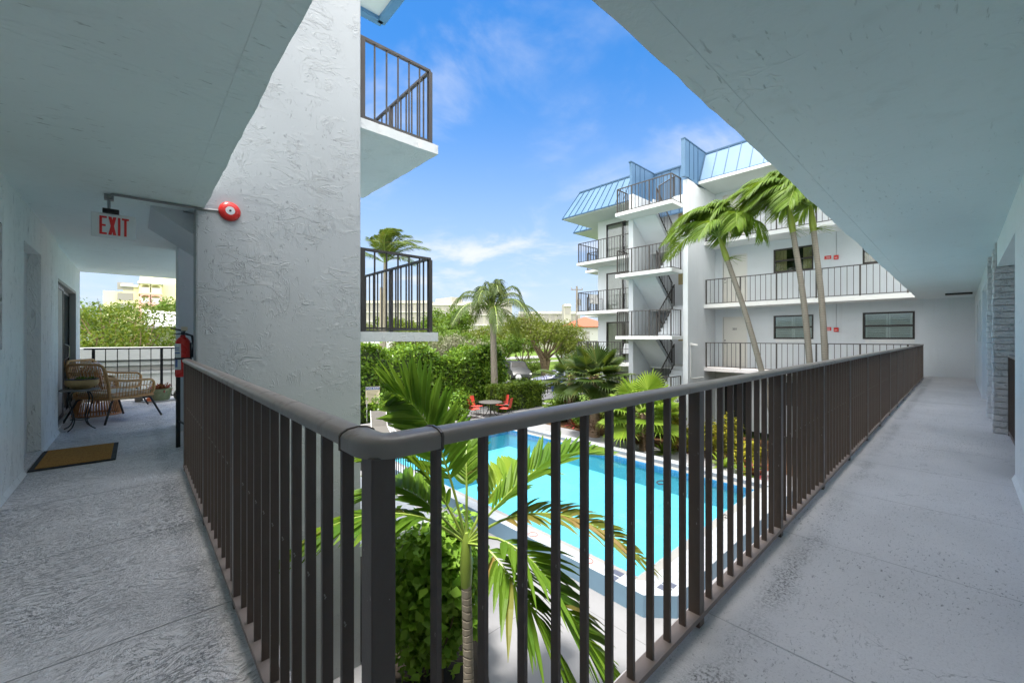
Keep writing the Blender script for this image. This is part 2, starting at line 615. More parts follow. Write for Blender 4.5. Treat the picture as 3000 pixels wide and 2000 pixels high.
def trunk_mat(name, c0, c1, ring=14.0, bump=0.6):
    m, t = newmat(name)
    co = objco(t)
    sep = nd(t, 'ShaderNodeSeparateXYZ', {0: co})
    z = mth(t, 'ADD', mth(t, 'MULTIPLY', sep.outputs[2], ring), mth(t, 'MULTIPLY', noise(t, co, 6.0, 3.0), 1.4))
    rg = mth(t, 'PINGPONG', z, 0.5)
    n = noise(t, mapping(t, co, (14, 14, 3)), 1.0, 4.0, 0.65)
    c = mixc(t, n, c0, c1)
    c = mixc(t, sstep(t, rg, 0.0, 0.10, 0.6, 0.0), c, [x * 0.4 for x in c0])
    h = mth(t, 'ADD', sstep(t, rg, 0.0, 0.14), mth(t, 'MULTIPLY', n, 0.6))
    finish(t, c, 0.85, 0, h, bump, 0.02, 0.2)
    return m


def mulch_mat():
    m, t = newmat("mulch")
    co = objco(t)
    v = nd(t, 'ShaderNodeTexVoronoi', {'Vector': mapping(t, co, (22, 38, 22), rot=(0, 0, 0.6)), 'Scale': 1.0})
    n = noise(t, co, 2.0, 3.0)
    c = mixc(t, n, (0.09, 0.045, 0.022), (0.20, 0.11, 0.055))
    c = mixc(t, v.outputs['Color'], c, [0.05, 0.028, 0.016])
    finish(t, c, 0.95, 0, v.outputs['Distance'], 1.0, 0.03, 0.1)
    return m


def grass_mat():
    m, t = newmat("lawn")
    co = objco(t)
    n = noise(t, co, 0.25, 4.0)
    f = noise(t, mapping(t, co, (60, 60, 20)), 1.0, 4.0, 0.7)
    c = mixc(t, n, (0.07, 0.13, 0.02), (0.14, 0.20, 0.035))
    c = mixc(t, mth(t, 'MULTIPLY', f, 0.5), c, (0.05, 0.09, 0.015))
    finish(t, c, 0.9, 0, f, 0.8, 0.03, 0.1)
    return m


def concrete(name, col, joint=None, scale=1.0):
    m, t = newmat(name)
    co = objco(t)
    n = noise(t, co, 0.55 * scale, 5.0, 0.6)
    f = noise(t, co, 45.0, 4.0, 0.7)
    s = sstep(t, noise(t, mapping(t, co, loc=(3, 8, 1)), 1.3, 5.0, 0.65), 0.52, 0.72)
    c = mixc(t, n, [x * 0.86 for x in col], [min(1, x * 1.08) for x in col])
    c = mixc(t, mth(t, 'MULTIPLY', s, 0.22), c, [x * 0.55 for x in col])
    if joint:
        sep = nd(t, 'ShaderNodeSeparateXYZ', {0: co})
        jx = mth(t, 'PINGPONG', mth(t, 'ADD', sep.outputs[0], joint[1]), joint[0] / 2)
        jy = mth(t, 'PINGPONG', mth(t, 'ADD', sep.outputs[1], joint[2]), joint[0] / 2)
        j = mth(t, 'MINIMUM', jx, jy)
        jm = sstep(t, j, 0.003, 0.009, 0.7, 0.0)
        c = mixc(t, jm, c, [x * 0.4 for x in col])
    finish(t, c, 0.7, 0, f, 0.3, 0.004, 0.35)
    return m


def wicker_mat(name, c0, c1, scale=55.0):
    m, t = newmat(name)
    co = objco(t)
    n = noise(t, mapping(t, co, (scale, scale, scale * 0.35)), 1.0, 3.0, 0.6)
    w = noise(t, co, 4.0, 3.0)
    c = mixc(t, n, c0, c1)
    c = mixc(t, sstep(t, w, 0.45, 0.7, 0, 0.4), c, [x * 0.6 for x in c0])
    finish(t, c, 0.5, 0, n, 0.4, 0.003, 0.4)
    return m


def weave_mat(name, c0, c1, scale=70.0):
    m, t = newmat(name)
    co = objco(t)
    n = noise(t, mapping(t, co, (scale * 2.5, scale, scale)), 1.0, 4.0, 0.7)
    w = noise(t, mapping(t, co, (scale * 0.5, scale * 0.5, 1)), 1.0, 2.0)
    c = mixc(t, sstep(t, n, 0.3, 0.7), c0, c1)
    c = mixc(t, sstep(t, w, 0.5, 0.7, 0, 0.6), c, [x * 0.45 for x in c0])
    finish(t, c, 0.95, 0, n, 1.0, 0.008, 0.1)
    return m


def stripe_mat(name, cols, period, axis=0):
    m, t = newmat(name)
    sep = nd(t, 'ShaderNodeSeparateXYZ', {0: objco(t)})
    f = mth(t, 'FRACT', mth(t, 'MULTIPLY', sep.outputs[axis], 1.0 / period))
    c = mixc(t, sstep(t, f, 0.48, 0.52), cols[0], cols[1])
    f2 = mth(t, 'FRACT', mth(t, 'MULTIPLY', sep.outputs[axis], 2.6 / period))
    c = mixc(t, sstep(t, f2, 0.84, 0.88), c, cols[2])
    finish(t, c, 0.9, 0, noise(t, objco(t), 260, 2), 0.3, 0.002, 0.1)
    return m


def roof_mat(name, col, metal=0.35, rough=0.32):
    m, t = newmat(name)
    co = objco(t)
    n = noise(t, mapping(t, co, (1.2, 1.2, 0.5)), 1.0, 4.0)
    c = mixc(t, n, [x * 0.85 for x in col], [min(1, x * 1.12) for x in col])
    finish(t, c, sstep(t, n, 0.3, 0.7, rough - 0.06, rough + 0.1), metal, noise(t, mapping(t, co, (1, 1, 0.3)), 2.0, 2.0), 0.15, 0.02)
    return m


def rail_paint(name, col, rough=0.42):
    m, t = newmat(name)
    co = objco(t)
    n = noise(t, co, 9.0, 4.0)
    c = mixc(t, n, [x * 0.85 for x in col], [x * 1.2 for x in col])
    dirt = sstep(t, noise(t, mapping(t, co, (16, 16, 2.5)), 1.0, 4.0, 0.65), 0.52, 0.75)
    c = mixc(t, mth(t, 'MULTIPLY', dirt, 0.35), c, (0.17, 0.15, 0.13))
    chip = sstep(t, noise(t, mapping(t, co, (60, 60, 26)), 1.0, 3.0, 0.6), 0.715, 0.74)
    c = mixc(t, mth(t, 'MULTIPLY', chip, 0.8), c, (0.36, 0.33, 0.30))
    h = mth(t, 'ADD', mth(t, 'MULTIPLY', noise(t, co, 130.0, 3.0), 0.4), mth(t, 'MULTIPLY', noise(t, co, 14.0, 2.0), 0.8))
    finish(t, c, sstep(t, dirt, 0.0, 1.0, rough - 0.06, rough + 0.2), 0, h, 0.16, 0.006)
    return m


M = {}
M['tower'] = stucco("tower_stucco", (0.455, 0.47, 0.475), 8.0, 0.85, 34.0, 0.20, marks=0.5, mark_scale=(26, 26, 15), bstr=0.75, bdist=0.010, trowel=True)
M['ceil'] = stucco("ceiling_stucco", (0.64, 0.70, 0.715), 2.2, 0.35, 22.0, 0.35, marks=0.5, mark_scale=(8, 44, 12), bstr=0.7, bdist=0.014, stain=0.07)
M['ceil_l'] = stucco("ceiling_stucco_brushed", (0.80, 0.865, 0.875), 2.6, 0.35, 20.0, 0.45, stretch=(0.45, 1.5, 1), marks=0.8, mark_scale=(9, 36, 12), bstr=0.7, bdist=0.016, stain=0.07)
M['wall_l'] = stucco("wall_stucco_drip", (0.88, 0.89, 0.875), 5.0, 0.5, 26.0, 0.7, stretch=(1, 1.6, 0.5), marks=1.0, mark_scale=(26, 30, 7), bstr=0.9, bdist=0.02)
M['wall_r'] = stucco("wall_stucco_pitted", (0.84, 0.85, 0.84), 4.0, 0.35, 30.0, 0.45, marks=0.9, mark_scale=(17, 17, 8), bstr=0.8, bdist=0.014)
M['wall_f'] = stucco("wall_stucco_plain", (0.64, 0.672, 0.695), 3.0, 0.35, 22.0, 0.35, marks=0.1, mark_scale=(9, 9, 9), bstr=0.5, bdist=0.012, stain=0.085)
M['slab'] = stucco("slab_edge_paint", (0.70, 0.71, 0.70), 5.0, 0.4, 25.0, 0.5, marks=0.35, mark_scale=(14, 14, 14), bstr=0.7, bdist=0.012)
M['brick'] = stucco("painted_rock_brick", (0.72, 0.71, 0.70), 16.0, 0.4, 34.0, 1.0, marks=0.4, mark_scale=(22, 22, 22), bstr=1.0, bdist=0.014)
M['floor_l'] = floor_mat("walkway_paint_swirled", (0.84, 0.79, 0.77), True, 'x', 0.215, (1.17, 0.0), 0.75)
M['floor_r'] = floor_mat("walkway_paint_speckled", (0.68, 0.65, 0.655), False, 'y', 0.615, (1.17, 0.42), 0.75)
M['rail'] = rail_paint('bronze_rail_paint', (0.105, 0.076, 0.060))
M['railcap'] = rail_paint('bronze_cap_sky_lit', (0.30, 0.245, 0.212), 0.36)  # bronze lightened: sky sheen on the cap put into its colour
M['railfar'] = plain('dark_rail_paint', (0.048, 0.042, 0.038), 0.5, 0, 0.15, 5.0)
M['raildustlit'] = plain("bronze_rail_dust_lit", (0.24, 0.19, 0.165), 0.6, 0.0, 0.16, 9.0, 0.10, 120.0)  # bottom rail's lighter bronze: dust, plus sky light put into the colour
M['blackmetal'] = plain("black_metal", (0.022, 0.021, 0.02), 0.4, 0.2, 0.2, 12.0)
M['bronze'] = plain("bronze_frame", (0.035, 0.03, 0.027), 0.38, 0.3, 0.12, 8.0)
M['door'] = plain("door_paint_cream", (0.68, 0.66, 0.60), 0.5, 0, 0.05, 2.0, 0.05, 50)
M['door_w'] = plain("door_paint_white", (0.74, 0.76, 0.76), 0.5, 0, 0.04, 2.0, 0.05, 50)
M['white'] = plain("white_paint", (0.66, 0.66, 0.65), 0.5, 0, 0.05, 4.0)
M['housewhite'] = plain("house_white", (0.50, 0.50, 0.49), 0.6, 0, 0.06, 2.0)
M['plastic'] = plain("sign_plastic", (0.70, 0.74, 0.74), 0.4, 0, 0.04, 5.0)
M['red'] = plain("red_enamel", (0.62, 0.025, 0.02), 0.3, 0, 0.08, 12.0)
M['redletter'] = plain("red_letter", (0.70, 0.03, 0.03), 0.4, 0, 0.05, 12.0)
M['redfab'] = plain("red_sling", (0.72, 0.07, 0.05), 0.75, 0, 0.08, 12.0, 0.2, 300)
M['blueroof'] = roof_mat("blue_metal_roof", (0.09, 0.18, 0.30), 0.0, 0.5)
M['bluetrim'] = roof_mat("blue_fascia", (0.10, 0.24, 0.42), 0.0, 0.5)
M['blueseam'] = roof_mat("blue_metal_seam", (0.04, 0.10, 0.18), 0.1, 0.5)
M['soffit'] = plain("soffit_paint", (0.62, 0.66, 0.64), 0.8, 0, 0.06, 1.0, 0.15, 30)
M['glass'] = pane_mat("window_pane")
M['darkglass'] = pane_mat("dark_pane", (0.25, 0.28, 0.28), 0.9)
M['dark'] = plain("dark_interior", (0.018, 0.018, 0.018), 0.8, 0, 0.2, 2.0)
M['shutter'] = plain("plantation_shutter", (0.72, 0.74, 0.70), 0.5, 0, 0.04, 3.0)
M['curtain'] = plain("gold_curtain", (0.42, 0.35, 0.17), 0.9, 0, 0.2, 12.0, 0.4, 40)
M['sheer'] = plain("beige_drape", (0.44, 0.41, 0.35), 0.9, 0, 0.12, 6.0, 0.4, 30)
M['screen'] = plain("grey_panel", (0.34, 0.32, 0.30), 0.6, 0, 0.06, 2.0)
M['deck'] = concrete("pool_deck_paint", (0.23, 0.23, 0.24), (2.6, 0.3, 0.9))
M['path'] = concrete("concrete_path", (0.24, 0.24, 0.25), (1.5, 0.4, 0.2))
M['asphalt'] = concrete("asphalt", (0.11, 0.11, 0.115))
M['road'] = concrete("road_concrete", (0.22, 0.215, 0.205), (4.0, 0, 0))
M['grass'] = grass_mat()
M['mulch'] = mulch_mat()
M['soil'] = plain("dark_soil", (0.035, 0.026, 0.018), 0.95, 0, 0.3, 12, 0.8, 30)
M['poolfloor'] = plain("pool_plaster", (0.145, 0.40, 0.475), 0.7, 0, 0.06, 0.8)
M['pooltile'] = tile_mat("waterline_tile", (0.06, 0.24, 0.46), (0.3, 0.4, 0.5), 0.15, 0.2)
M['coptile'] = tile_mat("coping_tile_white", (0.36, 0.38, 0.40), (0.22, 0.26, 0.31), 0.10)
M['copside'] = plain("coping_face_blue", (0.20, 0.33, 0.45), 0.45, 0, 0.08, 5.0)
M['pebble'] = concrete("pebble_ledge", (0.23, 0.23, 0.22), None, 4.0)
M['water'] = water_mat()
M['palmleaf'] = leafmat("palm_leaflet", (0.075, 0.185, 0.016), (0.17, 0.29, 0.03), None, 0.52, 0.42)
M['nearshrub'] = leafmat("round_shrub_leaf", (0.13, 0.30, 0.03), (0.27, 0.44, 0.055), None, 0.42, 0.4)
M['windpalm'] = leafmat("wind_palm_leaflet", (0.055, 0.14, 0.010), (0.15, 0.24, 0.022), None, 0.40, 0.45)
M['palmdry'] = leafmat("palm_leaflet_scorched", (0.10, 0.15, 0.018), (0.19, 0.19, 0.035), (0.26, 0.16, 0.05), 0.35)
M['palmlime'] = leafmat("palm_leaflet_lime", (0.154, 0.277, 0.026), (0.257, 0.357, 0.039), None, 0.42)
M['palmdark'] = leafmat("palm_leaflet_dark", (0.029, 0.062, 0.012), (0.054, 0.085, 0.016), (0.102, 0.112, 0.026), 0.28)
M['coco'] = leafmat("coconut_leaflet", (0.045, 0.085, 0.012), (0.09, 0.13, 0.022), (0.14, 0.13, 0.035), 0.25)
M['clusia'] = leafmat("glossy_hedge_leaf", (0.065, 0.152, 0.016), (0.148, 0.264, 0.026), (0.257, 0.370, 0.039), 0.30, 0.3)
M['boxleaf'] = leafmat("clipped_hedge_leaf", (0.064, 0.124, 0.016), (0.139, 0.214, 0.023), (0.243, 0.309, 0.035), 0.30)
M['treeleaf'] = leafmat("tree_leaf", (0.049, 0.114, 0.012), (0.111, 0.188, 0.019), None, 0.35)
M['treeyellow'] = leafmat("tree_leaf_yellowish", (0.061, 0.111, 0.011), (0.123, 0.176, 0.025), (0.197, 0.197, 0.033), 0.40)
M['olive'] = leafmat("tree_leaf_olive", (0.060, 0.085, 0.012), (0.120, 0.143, 0.019), None, 0.35)
M['silver'] = leafmat("silver_leaf", (0.140, 0.150, 0.090), (0.246, 0.246, 0.162), None, 0.2)
M['croton'] = leafmat("croton_leaf", (0.187, 0.192, 0.016), (0.406, 0.352, 0.032), (0.078, 0.120, 0.016), 0.25)
M['redplant'] = leafmat("red_bromeliad_leaf", (0.172, 0.012, 0.020), (0.328, 0.048, 0.056), (0.156, 0.080, 0.032), 0.25)
M['limeplant'] = leafmat("lime_leaf", (0.133, 0.240, 0.024), (0.234, 0.336, 0.040), None, 0.45)
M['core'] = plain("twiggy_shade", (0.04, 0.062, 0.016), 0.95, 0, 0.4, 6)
M['barkpale'] = trunk_mat("palm_bark_pale", (0.22, 0.19, 0.15), (0.36, 0.32, 0.26))
M['barkbrown'] = trunk_mat("palm_bark_brown", (0.16, 0.10, 0.06), (0.26, 0.19, 0.13), 9.0)
M['bark'] = trunk_mat("tree_bark", (0.10, 0.07, 0.045), (0.20, 0.15, 0.10), 3.0, 0.8)
M['shaft'] = plain("crownshaft", (0.22, 0.30, 0.05), 0.45, 0, 0.2, 5)
M['limeshaft'] = plain('lime_crownshaft', (0.26, 0.31, 0.04), 0.4, 0, 0.2, 5)
M['fibre'] = plain("palm_fibre", (0.13, 0.065, 0.028), 0.95, 0, 0.4, 30, 1.0, 60)
M['wicker'] = wicker_mat("rattan", (0.50, 0.25, 0.09), (0.70, 0.41, 0.17))
M['wickerdark'] = wicker_mat("rattan_reddish", (0.50, 0.21, 0.08), (0.68, 0.33, 0.13))
M['cushion'] = plain("cream_cushion", (0.72, 0.60, 0.46), 0.9, 0, 0.06, 6, 0.2, 200)
M['stripe'] = stripe_mat("striped_cushion", ((0.72, 0.70, 0.68), (0.50, 0.24, 0.14), (0.30, 0.34, 0.40)), 0.07)
M['coir'] = weave_mat("coir_mat", (0.48, 0.26, 0.07), (0.30, 0.14, 0.035))
M['rubber'] = plain("mat_border", (0.025, 0.025, 0.025), 0.8, 0, 0.2, 20)
M['stone'] = plain("stone", (0.22, 0.205, 0.18), 0.85, 0, 0.2, 12, 0.5, 40)
M['tabletop'] = plain('grey_table_stone', (0.085, 0.08, 0.075), 0.6, 0, 0.25, 18)
M['tan'] = wicker_mat("glazed_tan", (0.40, 0.25, 0.09), (0.55, 0.38, 0.17), 30)
M['greenpot'] = plain("green_glazed_pot", (0.20, 0.25, 0.13), 0.3, 0, 0.25, 6)
M['orange'] = plain("orange_toy", (0.75, 0.17, 0.05), 0.5, 0, 0.2, 25)
M['greymetal'] = plain("conduit_metal", (0.30, 0.30, 0.31), 0.45, 0.6, 0.15, 12)
M['sling'] = plain("grey_sling", (0.10, 0.094, 0.085), 0.8, 0, 0.06, 8, 0.2, 200)
M['cream'] = stucco("cream_wall", (0.86, 0.79, 0.52), 2.0, 0.2, 8.0, 0.3)
M['pink'] = stucco("pink_wall", (0.86, 0.50, 0.46), 2.0, 0.2, 8.0, 0.3)
M['condo'] = stucco("condo_wall", (0.42, 0.40, 0.35), 1.0, 0.2, 4.0, 0.2)
M['terracotta'] = stucco("terracotta_tile", (0.40, 0.09, 0.05), 5.0, 0.6, 10.0, 0.4)
M['wood'] = trunk_mat("weathered_wood", (0.16, 0.14, 0.12), (0.30, 0.27, 0.24), 0.4, 0.4)
M['globe'] = plain("milk_glass", (0.86, 0.86, 0.83), 0.25, 0, 0.03, 3)
M['bluebin'] = plain("blue_bin_plastic", (0.03, 0.05, 0.42), 0.45, 0, 0.08, 5)
M['silvercar'] = plain("silver_blue_paint", (0.26, 0.27, 0.38), 0.25, 0.3, 0.03, 2)
M['greycar'] = plain("dark_grey_paint", (0.02, 0.022, 0.025), 0.5, 0.0, 0.05, 2)
M['tyre'] = plain("tyre_rubber", (0.02, 0.02, 0.02), 0.85)
M['lamp'] = plain("lamp_lens", (0.6, 0.08, 0.05), 0.25)
M['signblue'] = plain("sign_blue", (0.05, 0.09, 0.22), 0.5)
M['greytile'] = plain('grey_blue_tile', (0.07, 0.08, 0.12), 0.5)
M['redmark'] = plain('faded_red_mark', (0.45, 0.16, 0.13), 0.6)
M['signyellow'] = plain("sign_cream", (0.66, 0.58, 0.40), 0.6, 0, 0.08, 6)
M['ink'] = plain("dark_ink", (0.03, 0.03, 0.04), 0.7)
M['chrome'] = plain("chrome", (0.6, 0.6, 0.6), 0.2, 0.9, 0.05, 10)
M['label'] = plain("printed_label", (0.66, 0.68, 0.68), 0.5, 0, 0.05, 8)
M['labelblue'] = plain("printed_label_blue", (0.12, 0.18, 0.40), 0.5, 0, 0.05, 8)
# ------------------------------------------------------------------ ground, deck, pool, paths
G = -2.75
POOL = (5.87, 3.45, 11.35, 12.6)      # water
PO = (5.35, 2.72, 11.95, 13.15)       # outer edge of the raised coping


def ring_rects(mb, outer, inner, z0, z1):
    ox0, oy0, ox1, oy1 = outer
    ix0, iy0, ix1, iy1 = inner
    mb.box(ox0, oy0, z0, ox1, iy0, z1)
    mb.box(ox0, iy1, z0, ox1, oy1, z1)
    mb.box(ox0, iy0, z0, ix0, iy1, z1)
    mb.box(ix1, iy0, z0, ox1, iy1, z1)


mb = MB()
ring_rects(mb, (-900, -900, 900, 900), (5.6, 3.2, 11.6, 12.9), -3.2, -2.93)
structure("ground", mb, M['grass'])
mb = MB()
ring_rects(mb, (-1.0, 0.2, 14.0, 18.7), (5.6, 3.2, 11.6, 12.9), -2.93, G)
mb.box(14.0, 15.4, -2.93, 18.6, 18.7, G)
structure("pool_deck", mb, M['deck'])
mb = MB()
mb.box(12.05, -0.2, G, 13.98, 15.2, G + 0.005)
mb.box(14.0, 15.3, G, 17.9, 16.3, G + 0.005)
structure("path", mb, M['path'])
mb = MB()
mb.box(18.6, 18.72, -2.93, 26.5, 41.0, -2.86)
structure("driveway", mb, M['asphalt'])
mb = MB()
mb.box(-120, 58.0, -2.93, 200, 66.0, -2.88)
structure("road", mb, M['road'])
mb = MB()
mb.box(-120, 48.0, -2.93, 200, 50.6, -2.89)
structure("pavement", mb, M['road'])
mb = MB()
mb.prism([(14.0, -0.2), (18.0, -0.2), (18.0, 9.4), (17.3, 12.3), (15.2, 14.4), (14.0, 14.6)], -2.93, G + 0.02)
o = structure("planting_bed", mb, M['mulch'])
mb = MB()
mb.prism([(2.05, 3.1), (2.9, 3.5), (3.6, 4.6), (4.3, 7.5), (4.6, 11.5), (2.05, 11.5)], G - 0.1, G + 0.03)
structure("planting_bed", mb, M['soil'])

pool = thing("swimming_pool", "turquoise swimming pool with raised white tiled coping below the walkway", "pool", (8.6, 8.0, G))
x0, y0, x1, y1 = POOL
mb = MB()
fz = -3.22
mb.face([(x0, y0, fz), (x1, y0, fz), (x1, y1, fz), (x0, y1, fz)])
for a, b in (((x0, y0), (x1, y0)), ((x1, y0), (x1, y1)), ((x1, y1), (x0, y1)), ((x0, y1), (x0, y0))):
    mb.face([(a[0], a[1], fz), (b[0], b[1], fz), (b[0], b[1], -2.72), (a[0], a[1], -2.72)])
mb.box(x0, y1 - 2.6, fz, x0 + 1.5, y1, -2.78)
mb.box(x0 + 1.5, y1 - 2.6, fz, x0 + 2.2, y1, -2.98)
mb.build("basin", M['poolfloor'], pool, fix=False)
mb = MB()
e = 0.02
ring_rects(mb, (x0 - e, y0 - e, x1 + e, y1 + e), (x0 + 0.012, y0 + 0.012, x1 - 0.012, y1 - 0.012), -2.72, -2.53)
mb.build("waterline_tile", M['pooltile'], pool)
LE = (5.62, 3.2, 11.6, 12.85)
mb = MB()
ring_rects(mb, LE, (x0 - 0.005, y0 - 0.005, x1 + 0.005, y1 + 0.005), -2.80, -2.525)
mb.build("ledge", M['pebble'], pool, bevel=0.012)
ch = 0.34
outl = [(PO[0], PO[1] + ch), (PO[0] + ch, PO[1]), (PO[2], PO[1]), (PO[2], PO[3]), (PO[0], PO[3])]
mb = MB()
L2 = LE
ZC0, ZC1 = G - 0.02, -2.43
# coping as five mitred sections round the ledge
inn = [(L2[0], L2[1] + 0.10), (L2[0] + 0.10, L2[1]), (L2[2], L2[1]), (L2[2], L2[3]), (L2[0], L2[3])]
n = len(outl)
for i in range(n):
    j = (i + 1) % n
    a, b, c, d = outl[i], outl[j], inn[j], inn[i]
    mb.face([(*a, ZC0), (*b, ZC0), (*b, ZC1), (*a, ZC1)], 1)
    mb.face([(*d, ZC1 - 0.14), (*c, ZC1 - 0.14), (*c, ZC1), (*d, ZC1)], 0)
    mb.face([(*a, ZC1), (*b, ZC1), (*c, ZC1), (*d, ZC1)], 0)
    mb.face([(*d, ZC1 - 0.14), (*c, ZC1 - 0.14), (*b, ZC0), (*a, ZC0)], 1)
mb.build("coping", [M['coptile'], M['copside']], pool, fix=False)
for (cx, cy) in ((5.80, 2.93), (5.48, 3.62)):
    for sx in (-0.075, 0.075):
        MB().box(cx + sx - 0.06, cy - 0.09, ZC1 + 0.001, cx + sx + 0.06, cy + 0.09, ZC1 + 0.004).build("depth_tile", M['greytile'], pool)
for (cx, cy, rz) in ((5.5, 4.15, 0.9), (5.48, 5.4, 0.9)):
    sgn = MB()
    sgn.tube([(cx + 0.085 * math.cos(w), cy + 0.085 * math.sin(w), ZC1 + 0.002) for w in np.linspace(0, 2 * math.pi, 25)], 0.009, 6, caps=False)
    sgn.bar((cx - 0.06, cy - 0.06, ZC1 + 0.002), (cx + 0.06, cy + 0.06, ZC1 + 0.002), 0.014, 0.004)
    sgn.build("no_diving_mark", M['redmark'], pool)
text("depth_mark", "5 FT", 0.24, M['ink'], (11.78, 5.3, ZC1 + 0.003), (0, 0, R(-90)), pool, 0.001)
text("depth_mark", "FT", 0.22, M['ink'], (9.2, 3.32, -2.521), (0, 0, 0), pool, 0.001)
mb = MB()
mb.face([(x0, y0, -2.565), (x1, y0, -2.565), (x1, y1, -2.565), (x0, y1, -2.565)])
structure("water", mb, M['water'])
hp = MB()
ring = [(10.2 + 0.16 * math.cos(w), 5.3 + 0.11 * math.sin(w), -2.555) for w in np.linspace(0, 2 * math.pi, 25)]
hp.tube(ring, 0.016, 6, caps=False)
tag(hp.build("hose_ring", M['ink']), "small dark ring floating on the pool water", "pool ring")

# ------------------------------------------------------------------ the near building: two walkways and a stair tower
rnd = random.Random(5)
near = thing("apartment_building", "white stucco apartment building whose two open walkways meet at the corner of the bronze railing", "building", (0, 0, G))


def wall_x(mb, xa, xb, y0, y1, z0, z1, holes):
    y = y0
    for (a, b, c, d) in sorted(holes):
        mb.box(xa, y, z0, xb, a, z1)
        if c > z0: mb.box(xa, a, z0, xb, b, c)
        if d < z1: mb.box(xa, a, d, xb, b, z1)
        y = b
    mb.box(xa, y, z0, xb, y1, z1)


def wall_y(mb, ya, yb, x0, x1, z0, z1, holes):
    x = x0
    for (a, b, c, d) in sorted(holes):
        mb.box(x, ya, z0, a, yb, z1)
        if c > z0: mb.box(a, ya, z0, b, yb, c)
        if d < z1: mb.box(a, ya, d, b, yb, z1)
        x = b
    mb.box(x, ya, z0, x1, yb, z1)


CZ = 2.5
XL, YR = -0.755, -0.33
mb = MB()
wall_x(mb, XL - 0.2, XL, YR - 0.2, 8.0, G, CZ + 0.05, [(3.55, 4.95, 1.16, 2.12), (5.77, 6.69, 0.03, 2.14)])
wall_x(mb, XL - 0.2, XL - 0.03, 8.0, 11.28, G, CZ + 0.05, [(8.04, 10.54, 0.02, 2.06)])
mb.build("wall", M['wall_l'], near)
mb = MB()
mb.box(XL - 0.2, YR - 0.2, CZ + 0.15, XL, 11.28, 5.3)
mb.box(XL - 7, YR - 7, G, XL - 0.5, 11.28, 5.1)
mb.box(XL, YR - 7, CZ + 0.15, 18.95, YR, 6.4)  # unseen upper storeys, shaped low to let sky light into the walkways
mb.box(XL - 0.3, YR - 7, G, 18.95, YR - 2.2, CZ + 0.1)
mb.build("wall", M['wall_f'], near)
mb = MB()
wall_y(mb, YR - 0.2, YR, XL, 5.73, -0.15, CZ + 0.05, [])
mb.box(5.73, YR - 0.2, 2.18, 8.3, YR, CZ + 0.05)
mb.box(5.53, -2.0, -0.15, 5.73, YR - 0.2, 2.4)
mb.build("wall", M['wall_r'], near)
mb = MB()
mb.box(5.73, -2.1, -0.15, 8.3, -2.0, 2.4)
mb.box(5.73, -2.0, 2.18, 8.3, YR - 0.2, 2.3)
mb.box(8.3, -2.1, -0.15, 9.75, -0.47, CZ + 0.05)
mb.box(10.02, -0.62, -0.15, 12.76, -0.42, CZ + 0.05)
mb.box(10.02, -0.42, 2.2, 12.76, -0.31, CZ + 0.05)
wall_y(mb, -0.51, -0.31, 12.76, 18.95, -0.15, CZ + 0.05, [(13.7, 14.45, 1.15, 2.1), (15.3, 16.2, 1.15, 2.1)])
mb.build("wall", M['wall_f'], near)

# rock faced bricks of the two pilasters
mb = MB()
def brick_face(xf, ya, yb, z1, xd, seed):
    """courses on a face looking towards -X, at x = xf"""
    r = random.Random(seed)
    z, k = 0.0, 0
    while z < z1 - 0.02:
        hgt = 0.0835
        cuts = [ya]
        y = ya - (0.40 if k % 2 else 0.30) + r.uniform(-0.01, 0.01)
        while y > yb + 0.05:
            cuts.append(y)
            y -= 0.40 + r.uniform(-0.02, 0.02)
        cuts.append(yb)
        for a, b in zip(cuts[:-1], cuts[1:]):
            dpt = r.uniform(0.004, 0.016)
            ye = a + r.uniform(0, 0.012) if a == ya else a - 0.005
            mb.box(xf - dpt, b + 0.005, z + 0.005, xf + xd, ye, min(z + hgt - 0.005, z1))
        z += hgt
        k += 1
brick_face(8.3, -0.30, -2.0, 2.175, 0.06, 1)
brick_face(9.75, -0.295, -0.47, CZ - 0.002, 0.06, 2)
for k in range(30):
    z = k * 0.0835
    if z + 0.08 > CZ: break
    mb.box(8.32, -0.325, z + 0.005, 8.56, -0.296 + rnd.uniform(-0.004, 0.008), z + 0.079)
    mb.box(9.80, -0.325, z + 0.005, 10.02, -0.292 + rnd.uniform(-0.004, 0.008), z + 0.079)
mb.box(8.315, -0.47, 0, 8.555, -0.312, CZ - 0.001)
mb.box(9.765, -0.47, 0, 10.015, -0.31, CZ - 0.001)
mb.build("brick_pilaster", M['brick'], near, bevel=0.006)


def jline(p, q, step, amp, r):
    p, q = Vector(p), Vector(q)
    n = max(1, int((q - p).length / step))
    t = (q - p).normalized()
    nrm = Vector((-t.y, t.x))
    out, w = [], 0.0
    for i in range(n + 1):
        w = 0.72 * w + r.gauss(0, amp)
        a = 0 if i in (0, n) else w
        out.append(tuple(p + (q - p) * (i / n) + nrm * a))
    return out


# ceilings (the slabs of the floor above), their outer edges trowelled unevenly
mb = MB()
poly = jline((0.485, 0.92), (0.485, 4.95), 0.09, 0.0018, rnd) + [(0.42, 4.95), (0.42, 7.08), (1.25, 7.08), (1.25, 11.28), (XL - 0.2, 11.28), (XL - 0.2, 0.92)]
mb.prism(poly, CZ, CZ + 0.15)
mb.build("ceiling", M['ceil_l'], near)
mb = MB()
poly = [(XL - 0.2, 0.92), (XL - 0.2, -2.0), (18.95, -2.0), (18.95, 0.92)] + jline((17.85, 0.92), (0.485, 0.92), 0.09, 0.0030, rnd)
mb.prism(poly, CZ, CZ + 0.15)
mb.build("ceiling", M['ceil'], near)
mb = MB()
mb.box(0.345, 1.05, CZ - 0.0022, 0.362, 4.94, CZ + 0.01)
mb.build("drip_bead", M['ceil_l'], near)
mb = MB()
mb.box(0.5, 0.775, CZ - 0.0022, 17.7, 0.792, CZ + 0.01)
